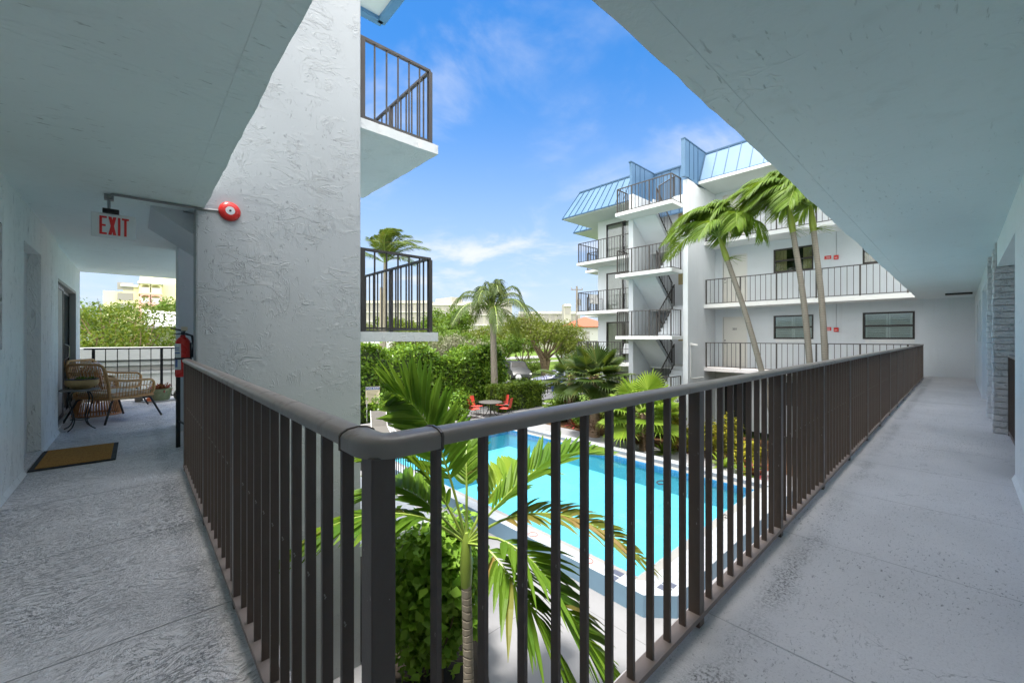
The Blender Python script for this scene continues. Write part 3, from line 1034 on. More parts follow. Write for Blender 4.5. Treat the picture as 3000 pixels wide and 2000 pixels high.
mb.build("drip_bead", M['ceil'], near)
# walkway floors
mb = MB()
mb.prism(jline((0.43, 0.85), (0.43, 4.95), 0.07, 0.003, rnd) + [(0.42, 4.95), (0.42, 7.08), (1.25, 7.08), (1.25, 11.3), (XL - 0.21, 11.3), (XL - 0.21, 0.85)], -0.15, 0.0)
mb.build("walkway_floor", M['floor_l'], near)
mb = MB()
mb.prism([(XL - 0.21, 0.85), (XL - 0.21, -2.0), (18.95, -2.0), (18.95, 0.85)] + jline((17.75, 0.85), (0.43, 0.85), 0.07, 0.003, rnd), -0.15, 0.0)
mb.build("walkway_floor", M['floor_r'], near)
# the paint turned up in a soft cove at the foot of the walls
mb = MB()
mb.extr([(XL - 0.001, -0.33, 0.001), (XL + 0.02, -0.33, 0.001), (XL - 0.001, -0.33, 0.05)], (0, 6.1, 0))
mb.extr([(XL - 0.001, 6.69, 0.001), (XL + 0.02, 6.69, 0.001), (XL - 0.001, 6.69, 0.05)], (0, 1.31, 0))
mb.build("wall_foot", M['wall_l'], near)
mb = MB()
mb.extr([(XL, YR - 0.001, 0.001), (XL, YR + 0.02, 0.001), (XL, YR - 0.001, 0.05)], (6.48, 0, 0))
mb.build("wall_foot", M['wall_r'], near)

# the rest of the slabs and the roof
mb = MB()
mb.prism([(0.3, 7.95), (3.67, 7.95), (3.67, 6.6), (0.3, 6.6)], 7.70, 7.86)
rf = mb.build("roof", M['soffit'], near)
mb = MB()
for a, b in (((3.67, 6.6), (3.67, 7.95)), ((3.69, 7.95), (0.3, 7.95)), ((0.3, 6.6), (3.69, 6.6))):
    mb.bar((a[0], a[1], 7.77), (b[0], b[1], 7.77), 0.15, 0.30)
mb.build("fascia", M['bluetrim'], rf)

# stair tower
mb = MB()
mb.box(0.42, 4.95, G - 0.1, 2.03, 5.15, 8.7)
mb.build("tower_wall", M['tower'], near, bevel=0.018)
mb = MB()
mb.box(0.42, 7.06, G - 0.1, 0.60, 7.4, 7.7)
mb.box(0.42, 7.4, G - 0.1, 2.03, 7.6, 7.7)
mb.build("tower_wall", M['wall_f'], near)


def flight(mb, xa, za, xb, zb, y0, y1, n=8, th=0.16):
    """stair flight rising from (xa, za) to (xb, zb)"""
    pts = [(xa, za)]
    dx, dz = (xb - xa) / n, (zb - za) / n
    for i in range(n):
        pts.append((xa + dx * i, za + dz * (i + 1)))
        pts.append((xa + dx * (i + 1), za + dz * (i + 1)))
    pts.append((xb, zb - th))
    pts.append((xa, za - th * 0.6))
    mb.extr([(p[0], y0, p[1]) for p in pts], (0, y1 - y0, 0))


for z in (-1.325, 1.325, 3.97):
    mb = MB()
    low = [(2.03, 7.5), (2.03, 5.0)]
    edge = jline((2.03, 5.0), (3.16, 5.0), 0.06, 0.004, rnd) + jline((3.16, 5.0), (3.12, 7.5), 0.06, 0.004, rnd)
    mb.prism(edge + [(2.03, 7.5)], z - 0.125, z)
    mb.build("stair_landing", [M['slab']], near)
    if z < 6:
        mb = MB()
        flight(mb, 2.03, z, 0.10, z + 1.323, 5.16, 6.22)
        mb.build("stair_flight", M['wall_f'], near)
        mb = MB()
        flight(mb, 0.60, z - 1.325, 2.03, z, 6.30, 7.38)
        mb.build("stair_flight", M['floor_r'], near)
        if z > -1:
            MB().box(0.42, 5.151, z + 1.175, 0.60, 7.06, z + 1.325).build("floor_slab", M['slab'], near)
        MB().box(0.4201, 5.1505, -0.15, 0.60, 7.0595, 0.0).build("floor_slab", M['floor_l'], near) if z < 0 else None

# left wall: window, front door, sliding door
w = MB()
fx = XL - 0.075
for a, b in (((3.55, 1.16), (4.95, 1.20)), ((3.55, 2.08), (4.95, 2.12)), ((3.55, 1.62), (4.95, 1.66))):
    w.box(fx, a[0], a[1], fx + 0.04, b[0], b[1])
w.box(fx, 3.55, 1.20, fx + 0.04, 3.59, 2.08)
w.box(fx, 4.91, 1.20, fx + 0.04, 4.95, 2.08)
wf = w.build("window", M['bronze'], near)
MB().box(fx + 0.012, 3.59, 1.2, fx + 0.018, 4.91, 2.08).build("pane", M['glass'], wf)
MB().box(fx - 0.06, 3.5, 1.1, fx - 0.05, 5.0, 2.2).build("blind", M['shutter'], wf)

d = MB().box(XL - 0.14, 5.77, 0.03, XL - 0.10, 6.69, 2.14).build("door", M['door_w'], near)
k = MB()
k.lathe([(0.030, 0), (0.030, 0.012), (0.012, 0.016), (0.012, 0.04), (0.028, 0.046), (0.031, 0.062), (0.022, 0.074), (0.0, 0.076)], (0, 0, 0), 16)
kv = [(XL - 0.10 + z, 5.88 + x, 1.0 + y) for (x, y, z) in k.v]
k.v = kv
k.build("knob", M['blackmetal'], d, smooth=True)
k = MB()
k.lathe([(0.030, 0), (0.030, 0.014), (0.016, 0.02), (0.016, 0.03), (0.0, 0.031)], (0, 0, 0), 16)
k.v = [(XL - 0.10 + z, 5.88 + x, 1.14 + y) for (x, y, z) in k.v]
k.build("deadbolt", M['blackmetal'], d, smooth=True)
MB().box(XL - 0.14, 5.77, 0.0, XL + 0.012, 6.69, 0.036).build("threshold", M['floor_l'], near, bevel=0.004)

sd = MB()
X2 = XL - 0.03
for a in ((8.04, 8.075), (10.505, 10.54)):
    sd.box(X2 - 0.10, a[0], 0.02, X2 + 0.004, a[1], 2.06)
sd.box(X2 - 0.10, 8.075, 2.02, X2 + 0.004, 10.505, 2.06)
sd.box(X2 - 0.10, 8.075, 0.02, X2 + 0.004, 10.505, 0.05)
sdo = sd.build("sliding_door", M['screen'], near)
mb = MB()
for (a, b, xo) in ((8.075, 9.33, -0.035), (9.28, 10.505, -0.07)):
    for c, dd in (((a, a + 0.05), (0.05, 2.02)), ((b - 0.05, b), (0.05, 2.02)), ((a + 0.05, b - 0.05), (0.05, 0.11)), ((a + 0.05, b - 0.05), (1.96, 2.02))):
        mb.box(X2 + xo - 0.025, c[0], dd[0], X2 + xo, c[1], dd[1])
mb.build("door_sash", M['bronze'], sdo)
MB().box(X2 - 0.055, 8.125, 0.11, X2 - 0.045, 9.28, 1.96).build("grey_panel", M['screen'], sdo)
MB().box(X2 - 0.085, 9.33, 0.11, X2 - 0.079, 10.455, 1.96).build("pane", M['darkglass'], sdo)
MB().box(X2 - 0.16, 8.04, 0.02, X2 - 0.12, 10.54, 2.06).build("dark_room", M['dark'], sdo)
hd = MB()
hd.tube([(X2 - 0.03, 9.36, 0.92), (X2 + 0.015, 9.36, 0.95), (X2 + 0.015, 9.36, 1.12), (X2 - 0.03, 9.36, 1.15)], 0.009, 8)
hd.build("handle", M['chrome'], sdo, smooth=True)
for (a, b) in ((13.7, 14.45), (15.3, 16.2)):
    MB().box(a, -0.40, 1.15, b, -0.385, 2.1).build("window", M['screen'], near)
dm = MB().box(8.75, -0.468, 0.0, 9.6, -0.44, 2.1).build("door", M['door_w'], near)
dm = MB().box(10.6, -0.418, 0.0, 11.6, -0.395, 2.1).build("door", M['door_w'], near)


# ------------------------------------------------------------------ railings
def railing(root, segs, z0, posts, spacing, h=1.02, z1=None, bw=(0.012, 0.026), pw=0.048, mats=None, cap=None, foot=0.035, limit=None, rails=True):
    """straight runs of balusters between posts; every post and baluster its own part"""
    mt = mats or (M['rail'], M['rail'], M['rail'])
    z1 = z0 if z1 is None else z1
    meshes = {}
    cnt = 0
    rest = MB()
    for si, (a, b) in enumerate(segs):
        a, b = Vector(a), Vector(b)
        L = (b - a).length
        t = (b - a) / L
        dz = (z1 - z0)
        ang = math.atan2(t.y, t.x)
        key = (round(t.x, 3), round(t.y, 3))
        if key not in meshes:
            m1 = MB()
            lo = foot + 0.02
            m1.bar((0, 0, lo), (0, 0, h), bw[0], bw[1])
            m1 = MB()
            tx, ty = t.x * bw[0] / 2, t.y * bw[0] / 2
            nx, ny = -t.y * bw[1] / 2, t.x * bw[1] / 2
            m1.prism([(-tx - nx, -ty - ny), (tx - nx, ty - ny), (tx + nx, ty + ny), (-tx + nx, -ty + ny)], lo, h)
            m2 = MB()
            tx, ty = t.x * pw / 2, t.y * pw / 2
            nx, ny = -t.y * pw / 2, t.x * pw / 2
            m2.prism([(-tx - nx, -ty - ny), (tx - nx, ty - ny), (tx + nx, ty + ny), (-tx + nx, -ty + ny)], 0, h)
            meshes[key] = (m1.mesh("baluster", mt[0]), m2.mesh("post", mt[0]), m1)
        mbal, mpost, raw = meshes[key]
        ps = posts[si]
        for p in ps:
            put("post", mpost, root, 0.003 if pw > 0.044 and h > 1.0 and limit else 0, False, (a.x + t.x * p, a.y + t.y * p, z0 + dz * p / L))
        stops = sorted(ps)
        if not stops or stops[0] > spacing: stops = [0.0] + stops
        if stops[-1] < L - spacing: stops = stops + [L]
        for p, q in zip(stops[:-1], stops[1:]):
            k = max(1, round((q - p) / spacing))
            for i in range(1, k):
                s = p + (q - p) * i / k
                loc = (a.x + t.x * s, a.y + t.y * s, z0 + dz * s / L)
                cnt += 1
                if limit and cnt > limit:
                    base = len(rest.v)
                    rest.v += [(v[0] + loc[0], v[1] + loc[1], v[2] + loc[2]) for v in raw.v]
                    rest.f += [tuple(base + i2 for i2 in f) for f in raw.f]
                    rest.m += [0] * len(raw.f)
                else:
                    put("baluster", mbal, root, 0, False, loc)
        if rails:
            A, B = (a.x, a.y, z0), (b.x, b.y, z1)
            up = lambda P, dzz: (P[0], P[1], P[2] + dzz)
            e = 0.024 * t
            if cap is None:
                MB().bar(up(A, h + 0.016), up(B, h + 0.016), 0.045, 0.032).build("top_rail", mt[1], root)
            MB().bar(up(A, foot + 0.011), up(B, foot + 0.011), 0.044 if cap is None else 0.056, 0.022).build("bottom_rail", mt[2], root)
    if rest.v:
        o = rest.build("baluster", mt[0], root)
        o['kind'] = 'stuff'


CAPP = [(-0.025, 0.0), (-0.034, 0.003), (-0.0345, 0.019), (-0.031, 0.026), (-0.019, 0.033), (0, 0.036), (0.019, 0.033), (0.031, 0.026), (0.0345, 0.019), (0.034, 0.003), (0.025, 0.0)]
HC = 1.018
RM = (M['rail'], M['railcap'], M['raildustlit'])
cxn, cyn = 0.355, 0.78
rr = thing("guard_railing", "dark bronze railing along the right walkway from corner post to far wing", "railing", (cxn, cyn, 0), group="bronze railings of the near walkways")
railing(rr, [((cxn, cyn), (17.85, cyn))], 0.0, [[0.0] + [1.455 + 1.19 * i for i in range(14)] + [17.47]], 0.138, HC, bw=(0.0125, 0.0265), pw=0.05, mats=RM, cap='round', limit=100)
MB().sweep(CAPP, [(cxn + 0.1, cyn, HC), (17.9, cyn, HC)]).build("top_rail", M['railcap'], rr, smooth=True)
pth = [(cxn, cyn + 0.105, HC), (cxn, cyn + 0.045, HC)]
for i in range(1, 8):
    w = R(180 + 90 * i / 8)
    pth.append((cxn + 0.034 + 0.034 * math.cos(w), cyn + 0.034 + 0.034 * math.sin(w), HC))
pth += [(cxn + 0.045, cyn, HC), (cxn + 0.125, cyn, HC)]
cp = [(a * 1.10, b + (0.0025 if b > 0.01 else -0.006)) for a, b in CAPP]
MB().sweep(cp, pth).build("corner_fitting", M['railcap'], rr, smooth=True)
sm_ = [(a * 1.16, b + (0.005 if b > 0.01 else -0.009)) for a, b in CAPP]
MB().sweep(sm_, [(cxn, cyn + 0.108, HC), (cxn, cyn + 0.102, HC)]).build("fitting_seam", M['rail'], rr)
MB().sweep(sm_, [(cxn + 0.122, cyn, HC), (cxn + 0.128, cyn, HC)]).build("fitting_seam", M['rail'], rr)
lr = thing("guard_railing", "dark bronze railing running from the corner post along the left walkway to the stair tower", "railing", (cxn, 4.94, 0), group="bronze railings of the near walkways")
railing(lr, [((cxn, 4.945), (cxn, cyn + 0.03))], 0.0, [[0.025, 1.52, 2.665]], 0.140, HC, bw=(0.0125, 0.0265), pw=0.05, mats=RM, cap='round', limit=100)
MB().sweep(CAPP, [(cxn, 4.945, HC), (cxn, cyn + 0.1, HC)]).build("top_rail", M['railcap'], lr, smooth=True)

er = thing("end_railing", "black railing across the open end of the left walkway behind the rattan chairs", "railing", (0.0, 11.18, 0))
railing(er, [((-0.73, 11.18), (1.2, 11.18))], 0.0, [[0.13, 1.12, 1.9]], 0.165, 1.02, bw=(0.014, 0.016), pw=0.045, mats=(M['blackmetal'],) * 3)
rg = thing("stair_recess_railing", "low brown railing in front of the painted brick pilaster", "railing", (7.0, -0.44, 0))
railing(rg, [((5.95, -0.44), (8.26, -0.44))], 0.0, [[0.05, 2.28]], 0.10, 1.0, pw=0.045, mats=RM)
hr = thing("stair_handrail", "black stair handrail on its post beside the fire extinguisher", "handrail", (0.36, 6.05, 0))
MB().box(0.335, 6.03, 0, 0.375, 6.07, 1.0).build("post", M['blackmetal'], hr)
mb = MB()
mb.bar((0.355, 6.05, 1.0), (0.41, 5.2, 0.93), 0.04, 0.03)
mb.bar((0.355, 6.05, 1.0), (0.40, 7.0, 1.10), 0.04, 0.03)
mb.bar((0.355, 6.05, 0.30), (0.42, 5.6, 0.30), 0.014, 0.014)
mb.build("top_rail", M['blackmetal'], hr)
for zz, labl in ((1.325, "dark railing round the near tower's middle stair landing, coconut palm behind it"), (3.97, "dark railing round the near tower's upper stair landing against the sky")):
    t_ = thing("landing_railing", labl, "railing", (2.6, 6.2, zz), group="railings of the near stair tower")
    railing(t_, [((2.06, 5.06), (3.06, 5.06)), ((3.06, 5.06), (3.06, 7.44))], zz, [[0.03, 1.0], [0.0, 1.2, 2.36]], 0.165, 1.02, bw=(0.016, 0.02), pw=0.055, mats=(M['railfar'],) * 3)

# ------------------------------------------------------------------ the far wing
far = thing("apartment_building", "four storey white wing across the pool with blue metal mansard roof and open stairs", "building", (18.5, 6, G))
FX, WX = 17.75, 18.95
FL = (-2.65, 0.0, 2.65, 5.3)
EAVE, TOPZ = 7.72, 9.12
hol = []
mb = MB()
for z in FL:
    zt = z + 2.5
    hs = [(1.0, 2.32, z + 1.2, z + 2.13), (3.75, 5.07, z + 1.2, z + 2.13), (6.06, 7.0, z, z + 2.13)]
    wall_x(mb, WX, WX + 0.2, -0.31, 7.4, z, zt, hs)
    mb.box(WX, -0.31, zt, WX + 0.2, 7.4, z + 2.65)
mb.build("wall", M['wall_f'], far)
mb = MB()
mb.box(WX + 0.35, -0.31, G, WX + 5, 13.4, EAVE)
mb.build("core", M['dark'], far)
for i, z in enumerate(FL[1:]):
    mb = MB()
    mb.prism(jline((FX, 0.92 if i else 0.85), (FX, 7.4), 0.1, 0.003, rnd) + [(WX, 7.4), (WX, 0.92 if i else 0.85)], z - 0.15, z)
    mb.build("walkway_slab", M['slab'] if i else M['floor_r'], far)
mb = MB()
mb.prism([(17.2, 7.43), (17.2, -2), (WX, -2), (WX, 7.43)], EAVE - 0.12, EAVE)
mb.build("soffit", M['soffit'], far)
for z in FL[1:]:
    d = MB().box(WX + 0.03, 6.06, z + 0.01, WX + 0.07, 7.0, z + 2.13).build("door", M['door'], far)
    mb = MB()
    for a, b, c, e2 in ((6.14, 6.50, 0.15, 0.95), (6.56, 6.92, 0.15, 0.95), (6.14, 6.92, 1.10, 1.14)):
        mb.box(WX + 0.022, a, z + c, WX + 0.03, b, z + e2)
    mb.build("panel", M['door'], d)
    mb = MB()
    mb.tube([(WX + 0.03, 6.93, z + 1.0), (WX - 0.03, 6.93, z + 1.0), (WX - 0.03, 6.86, z + 1.0)], 0.012, 8)
    mb.box(WX + 0.02, 6.91, z + 1.10, WX + 0.03, 6.95, z + 1.16)
    mb.build("handle", M['bronze'], d)
    mb = MB()
    for a in (6.02, 7.0):
        mb.box(WX - 0.008, a, z + 0.0, WX + 0.03, a + 0.04, z + 2.13)
    mb.box(WX - 0.008, 6.06, z + 2.13, WX + 0.03, 7.0, z + 2.17)
    mb.build("door_frame", M['white'], far)
    if z == 0.0:
        text("door_number", "201", 0.13, M['ink'], (WX + 0.018, 6.53, z + 1.62), (R(90), 0, R(-90)), d, 0.002)
    for wi, (a, b) in enumerate(((1.0, 2.32), (3.75, 5.07))):
        w = MB()
        for y0_, y1_, za, zb in ((a, a + 0.05, 1.2, 2.13), (b - 0.05, b, 1.2, 2.13), (a + 0.05, b - 0.05, 1.2, 1.255), (a + 0.05, b - 0.05, 2.075, 2.13), (a + 0.05, b - 0.05, 1.63, 1.69)):
            w.box(WX - 0.012, y0_, z + za, WX + 0.06, y1_, z + zb)
        wf = w.build("window", M['bronze'], far)
        MB().box(WX + 0.02, a + 0.05, z + 1.255, WX + 0.026, b - 0.05, z + 2.075).build("pane", M['glass'], wf)
        if z == 0.0:
            sh = MB()
            for pi in range(2):
                for half in range(2):
                    ya = a + 0.06 + half * (b - a - 0.12) / 2
                    yb = ya + (b - a - 0.12) / 2 - 0.01
                    za = 1.27 + pi * 0.43
                    zb = za + 0.36
                    sh.box(WX + 0.045, ya, z + za, WX + 0.075, ya + 0.05, z + zb)
                    sh.box(WX + 0.045, yb - 0.05, z + za, WX + 0.075, yb, z + zb)
                    sh.box(WX + 0.045, ya, z + za - 0.03, WX + 0.075, yb, z + za)
                    sh.box(WX + 0.045, ya, z + zb, WX + 0.075, yb, z + zb + 0.03)
                    for q in range(5):
                        zz = z + za + 0.04 + q * 0.072
                        sh.bar((WX + 0.06, ya + 0.05, zz), (WX + 0.06, yb - 0.05, zz), 0.012, 0.066, up=(-0.5, 0, 0.85))
            sh.build("shutter", M['shutter'], wf)
        else:
            cu = MB()
            for ya, yb in ((a + 0.05, a + 0.32), (b - 0.40, b - 0.05)):
                for q in range(7):
                    y_ = ya + (yb - ya) * q / 6
                    cu.tube([(WX + 0.12 + 0.012 * (q % 2), y_, z + 1.25), (WX + 0.12 + 0.012 * (q % 2), y_, z + 2.1)], 0.028, 6)
            cu.build("curtain", M['curtain'], wf)
# weep block course under the ground windows
mb = MB()
for (a, b) in ((1.0, 2.32), (3.75, 5.07)):
    n = int((b - a) / 0.14)
    for q in range(n):
        mb.box(WX - 0.006, a + q * 0.14 + 0.004, 1.08, WX + 0.001, a + q * 0.14 + 0.132, 1.19)
mb.build("sill_course", M['slab'], far)

# stair tower of the far wing
mb = MB()
mb.box(16.24, 7.33, G - 0.1, WX, 7.54, EAVE - 0.13)
mb.build("tower_wall", M['wall_f'], far, bevel=0.015)
mb = MB()
mb.box(16.24, 9.78, G - 0.1, WX, 10.01, EAVE - 0.10)
mb.box(WX, 7.54, G - 0.1, WX + 0.2, 9.78, EAVE)
mb.box(17.9, 9.70, 6.63, 18.9, 9.78, 7.75)
mb.build("tower_wall", M['wall_f'], far, bevel=0.012)
for z in (-1.325, 1.325, 3.975, 6.625):
    mb = MB()
    mb.prism(jline((15.33, 10.1), (15.33, 7.54), 0.1, 0.003, rnd) + [(16.24, 7.54), (16.24, 10.1)], z - 0.14, z)
    mb.build("stair_landing", M['slab'], far)
mb = MB()
for z in FL:
    flight(mb, 17.75, z, 16.24, z + 1.325, 8.72, 9.775)
    flight(mb, 16.24, z + 1.325, 17.75, z + 2.65 if z < 5 else z + 2.2, 7.545, 8.58)
mb.build("stair_flight", M['wall_f'], far)
mb = MB()
for z in FL:
    mb.box(17.75, 7.545, z - 0.15, WX, 9.775, z)
mb.build("floor_slab", M['slab'], far)
for z in FL:
    MB().box(WX - 0.02, 7.9, z + 1.1, WX, 9.0, z + 1.9).build("stair_window", M['curtain'], far)

# apartments beyond the tower
mb = MB()
for z in FL:
    wall_x(mb, WX, WX + 0.2, 10.01, 13.6, z, z + 2.65, [(11.0, 13.05, z + 0.02, z + 2.1)])
mb.box(WX + 0.2, 13.4, G, 26, 13.6, EAVE - 0.1)
mb.box(21.2, 13.6, G, 26, 15.0, EAVE)
mb.build("wall", M['wall_f'], far)
for z in FL:
    fr = MB()
    for a in (11.0, 12.0, 12.99):
        fr.box(WX - 0.01, a, z + 0.02, WX + 0.05, a + 0.06, z + 2.1)
    fr.box(WX - 0.01, 11.06, z + 2.03, WX + 0.05, 12.99, z + 2.1)
    f = fr.build("sliding_door", M['bronze'], far)
    MB().box(WX + 0.02, 11.06, z + 0.02, WX + 0.026, 12.99, z + 2.03).build("pane", M['glass'], f)
    dr = MB()
    for q in range(30):
        y_ = 11.08 + q * 0.065
        if 11.9 < y_ < 12.1: continue
        dr.tube([(WX + 0.12 + 0.015 * (q % 2), y_, z + 0.05), (WX + 0.12 + 0.015 * (q % 2), y_, z + 2.08)], 0.036, 5)
    dr.build("drape", M['sheer'], f)
for z in FL[1:]:
    mb = MB()
    mb.prism([(17.7, 10.02), (WX, 10.02), (WX, 13.62), (19.6, 13.62), (19.6, 14.1), (17.7, 14.1)], z - 0.15, z)
    mb.box(20.05, 13.62, z - 0.15, 21.2, 15.3, z)
    mb.build("balcony_slab", M['slab'], far)

# mansard roof of standing seam metal
def mansard(mb, sm, p0, p1, q0, q1, pitch=0.43):
    """panel from eave line p0-p1 up to top line q0-q1, with seams"""
    p0, p1, q0, q1 = map(Vector, (p0, p1, q0, q1))
    nrm = (p1 - p0).cross(q0 - p0).normalized() * 0.05
    mb.extr([p0, p1, q1, q0], -nrm)
    n = max(1, round((p1 - p0).length / pitch))
    for i in range(n + 1):
        a, b = p0 + (p1 - p0) * (i / n), q0 + (q1 - q0) * (i / n)
        off = nrm.normalized() * 0.012
        sm.bar(a + off, b + off, 0.022, 0.035, up=nrm)
    off = nrm.normalized() * 0.01
    sm.bar(q0 + off, q1 + off, 0.07, 0.07)
    sm.bar(p0 + off, p1 + off, 0.05, 0.06)


rp, sm = MB(), MB()
mansard(rp, sm, (17.2, 14.7, EAVE), (17.2, 10.08, EAVE), (17.8, 13.95, TOPZ), (17.8, 10.08, TOPZ))
mansard(rp, sm, (24, 14.7, EAVE), (17.2, 14.7, EAVE), (24, 13.95, TOPZ), (17.8, 13.95, TOPZ))
mansard(rp, sm, (17.25, 7.30, EAVE), (17.25, -3.0, EAVE), (17.9, 7.30, TOPZ - 0.05), (17.9, -3.0, TOPZ - 0.05), 0.46)
mansard(rp, sm, (19.96, 16.15, EAVE), (19.96, 14.76, EAVE), (20.6, 15.5, TOPZ - 0.1), (20.6, 14.76, TOPZ - 0.1))
mansard(rp, sm, (24, 16.15, EAVE), (19.96, 16.15, EAVE), (24, 15.5, TOPZ - 0.1), (20.6, 15.5, TOPZ - 0.1))
# notch over the stairs: two cheeks and the back
mansard(rp, sm, (18.45, 10.0, 7.0), (18.45, 7.45, 7.0), (18.45, 10.0, TOPZ), (18.45, 7.45, TOPZ), 0.4)
rp.extr([(16.5, 10.08, 7.62), (16.42, 10.08, TOPZ + 0.02), (18.5, 10.08, TOPZ + 0.02), (18.5, 10.08, 7.0), (17.3, 10.08, 7.4)], (0, -0.10, 0))
rp.extr([(15.98, 7.45, 7.62), (15.96, 7.45, TOPZ - 0.02), (18.0, 7.45, TOPZ - 0.02), (18.0, 7.45, 7.6), (17.25, 7.45, 7.5), (16.3, 7.45, 7.66)], (0, -0.12, 0))
sm.bar((15.93, 7.39, TOPZ), (18.0, 7.39, TOPZ), 0.16, 0.05)
sm.bar((16.38, 10.03, TOPZ + 0.04), (18.5, 10.03, TOPZ + 0.04), 0.14, 0.05)
for xx in (16.75, 17.15, 17.55):
    sm.box(xx, 9.965, 7.6, xx + 0.03, 9.98, TOPZ)
    sm.box(xx - 0.4, 7.315, 7.68, xx - 0.37, 7.33, TOPZ)
rp.box(15.94, 7.31, 7.62, 15.97, 7.47, TOPZ - 0.02)
ro = rp.build("roof", M['blueroof'], far)
sm.build("standing_seam", M['blueseam'], ro)
mb = MB()
mb.box(17.22, 10.0, EAVE - 0.06, WX + 0.1, 14.66, EAVE - 0.012)
mb.box(WX + 0.1, 13.5, EAVE - 0.06, 24, 14.66, EAVE - 0.012)
mb.box(20.0, 14.66, EAVE - 0.06, 24, 16.1, EAVE - 0.012)
mb.box(18.5, -3, EAVE + 0.05, 26, 13.9, EAVE + 1.2)
mb.build("soffit", M['soffit'], far)
MB().box(21.2, 15.0, G, 26, 15.1, EAVE - 0.07).build("wall", M['wall_f'], far)

FM = (M['railfar'],) * 3
lv = {0.0: "second", 2.65: "third", 5.3: "top"}
for z in FL[1:]:
    t_ = thing("walkway_railing", {0.0: "thin dark railing along the far wing's walkway in front of door 201", 2.65: "thin dark railing on the far walkway one floor above door 201", 5.3: "thin dark railing of the top far walkway behind the palm crowns"}[z], "railing", (17.85, 4, z), group="railings of the far wing walkways")
    railing(t_, [((17.85, 7.3), (17.85, 0.82))], z, [[0.03, 1.36, 2.62, 3.85, 5.05, 6.2]], 0.175, 1.02, bw=(0.016, 0.018), pw=0.045, mats=FM)
for z, nm in ((-1.325, "lowest"), (1.325, "second"), (3.975, "third"), (6.625, "top")):
    t_ = thing("landing_railing", "thin dark railing round the far tower's %s stair landing" % nm, "railing", (15.4, 8.8, z), group="railings of the far stair landings")
    railing(t_, [((16.2, 10.04), (15.4, 10.04)), ((15.4, 10.04), (15.4, 7.6)), ((15.4, 7.6), (16.2, 7.6))], z, [[0.02, 0.78], [0.0, 0.7, 1.5, 2.42], [0.78]], 0.15, 1.02, bw=(0.016, 0.018), pw=0.042, mats=FM)
for i, z in enumerate(FL):
    lbl = ("first", "second", "third", "fourth")[i]
    t_ = thing("stair_railing", "dark sloped railing of the far tower's %s storey lower flight" % lbl, "railing", (17, 8.7, z), group="sloped railings of the far stairs")
    railing(t_, [((17.7, 8.70), (16.3, 8.70))], z + 0.1, [[0.03, 1.37]], 0.14, 0.92, z + 1.36, bw=(0.016, 0.018), pw=0.042, mats=FM)
    if i < 4:
        t_ = thing("stair_railing", "dark sloped railing of the far tower's %s storey upper flight" % lbl, "railing", (17, 8.6, z + 1.3), group="sloped railings of the far stairs")
        railing(t_, [((16.3, 8.60), (17.7, 8.60))], z + 1.42, [[0.03, 1.37]], 0.14, 0.92, (z + 2.68) if z < 5 else z + 2.2, bw=(0.016, 0.018), pw=0.042, mats=FM)
for z in FL[1:]:
    nm = {0.0: "lowest", 2.65: "middle", 5.3: "top"}[z]
    t_ = thing("balcony_railing", "thin dark railing round the %s corner balcony beside the far stairs" % nm, "railing", (17.75, 12, z), group="railings of the corner balconies")
    railing(t_, [((17.76, 10.12), (17.76, 14.04)), ((17.76, 14.04), (19.5, 14.04))], z, [[1.3, 2.6, 3.9], [0.9, 1.72]], 0.16, 1.02, bw=(0.016, 0.018), pw=0.042, mats=FM)
    t_ = thing("balcony_railing", "dark railing of the %s balcony on the wing behind the corner balconies" % nm, "railing", (20.1, 14.5, z), group="railings of the rear balconies")
    railing(t_, [((20.12, 14.1), (20.12, 15.24)), ((20.12, 15.24), (21.15, 15.24))], z, [[1.1], [1.0]], 0.16, 1.02, bw=(0.016, 0.018), pw=0.042, mats=FM)
# ------------------------------------------------------------------ plants
def leaf_quads(P, size, aspect, rng, up=0.35, out=None, fold=0.12):
    """one rhombic leaf at every point"""
    n = len(P)
    N = rng.normal(size=(n, 3))
    N /= np.linalg.norm(N, axis=1)[:, None]
    N[:, 2] += up
    if out is not None:
        N += out * 0.8
    N /= np.linalg.norm(N, axis=1)[:, None] + 1e-9
    A = rng.normal(size=(n, 3))
    U = np.cross(N, A)
    U /= np.linalg.norm(U, axis=1)[:, None] + 1e-9
    W = np.cross(N, U)
    s = (size * rng.uniform(0.65, 1.35, n))[:, None]
    m = P + U * s * 0.45 + N * s * fold
    V = np.stack([P, m + W * s * aspect * 0.5, P + U * s, m - W * s * aspect * 0.5], 1).reshape(-1, 3)
    F = np.arange(4 * n).reshape(-1, 4)
    return V, F


def clump_points(n, c, r, rng, clumps, spread=0.16, lo=0.62):
    """points gathered in clumps round the shell of an ellipsoid"""
    d = rng.normal(size=(clumps, 3))
    d /= np.linalg.norm(d, axis=1)[:, None]
    k = d * rng.uniform(lo, 1.0, clumps)[:, None]
    i = rng.integers(0, clumps, n)
    P = k[i] + rng.normal(size=(n, 3)) * spread
    out = P / (np.linalg.norm(P, axis=1)[:, None] + 1e-9)
    return np.asarray(c) + P * np.asarray(r), out


def foliage(name, mats, blobs, n, size, aspect, seed, parent, up=0.35, clumps=40, spread=0.16, lo=0.62):
    rng = np.random.default_rng(seed)
    tot = sum(b[1][0] * b[1][2] + b[1][1] * b[1][2] for b in blobs)
    Vs, Fs, base = [], [], 0
    for c, r in blobs:
        k = int(n * (r[0] * r[2] + r[1] * r[2]) / tot)
        P, out = clump_points(k, c, r, rng, max(6, int(clumps * k / n * len(blobs) / 2)), spread, lo)
        V, F = leaf_quads(P, size, aspect, rng, up, out)
        Vs.append(V)
        Fs.append(F + base)
        base += len(V)
    return put(name, npmesh(name, np.concatenate(Vs), np.concatenate(Fs), mats), parent)


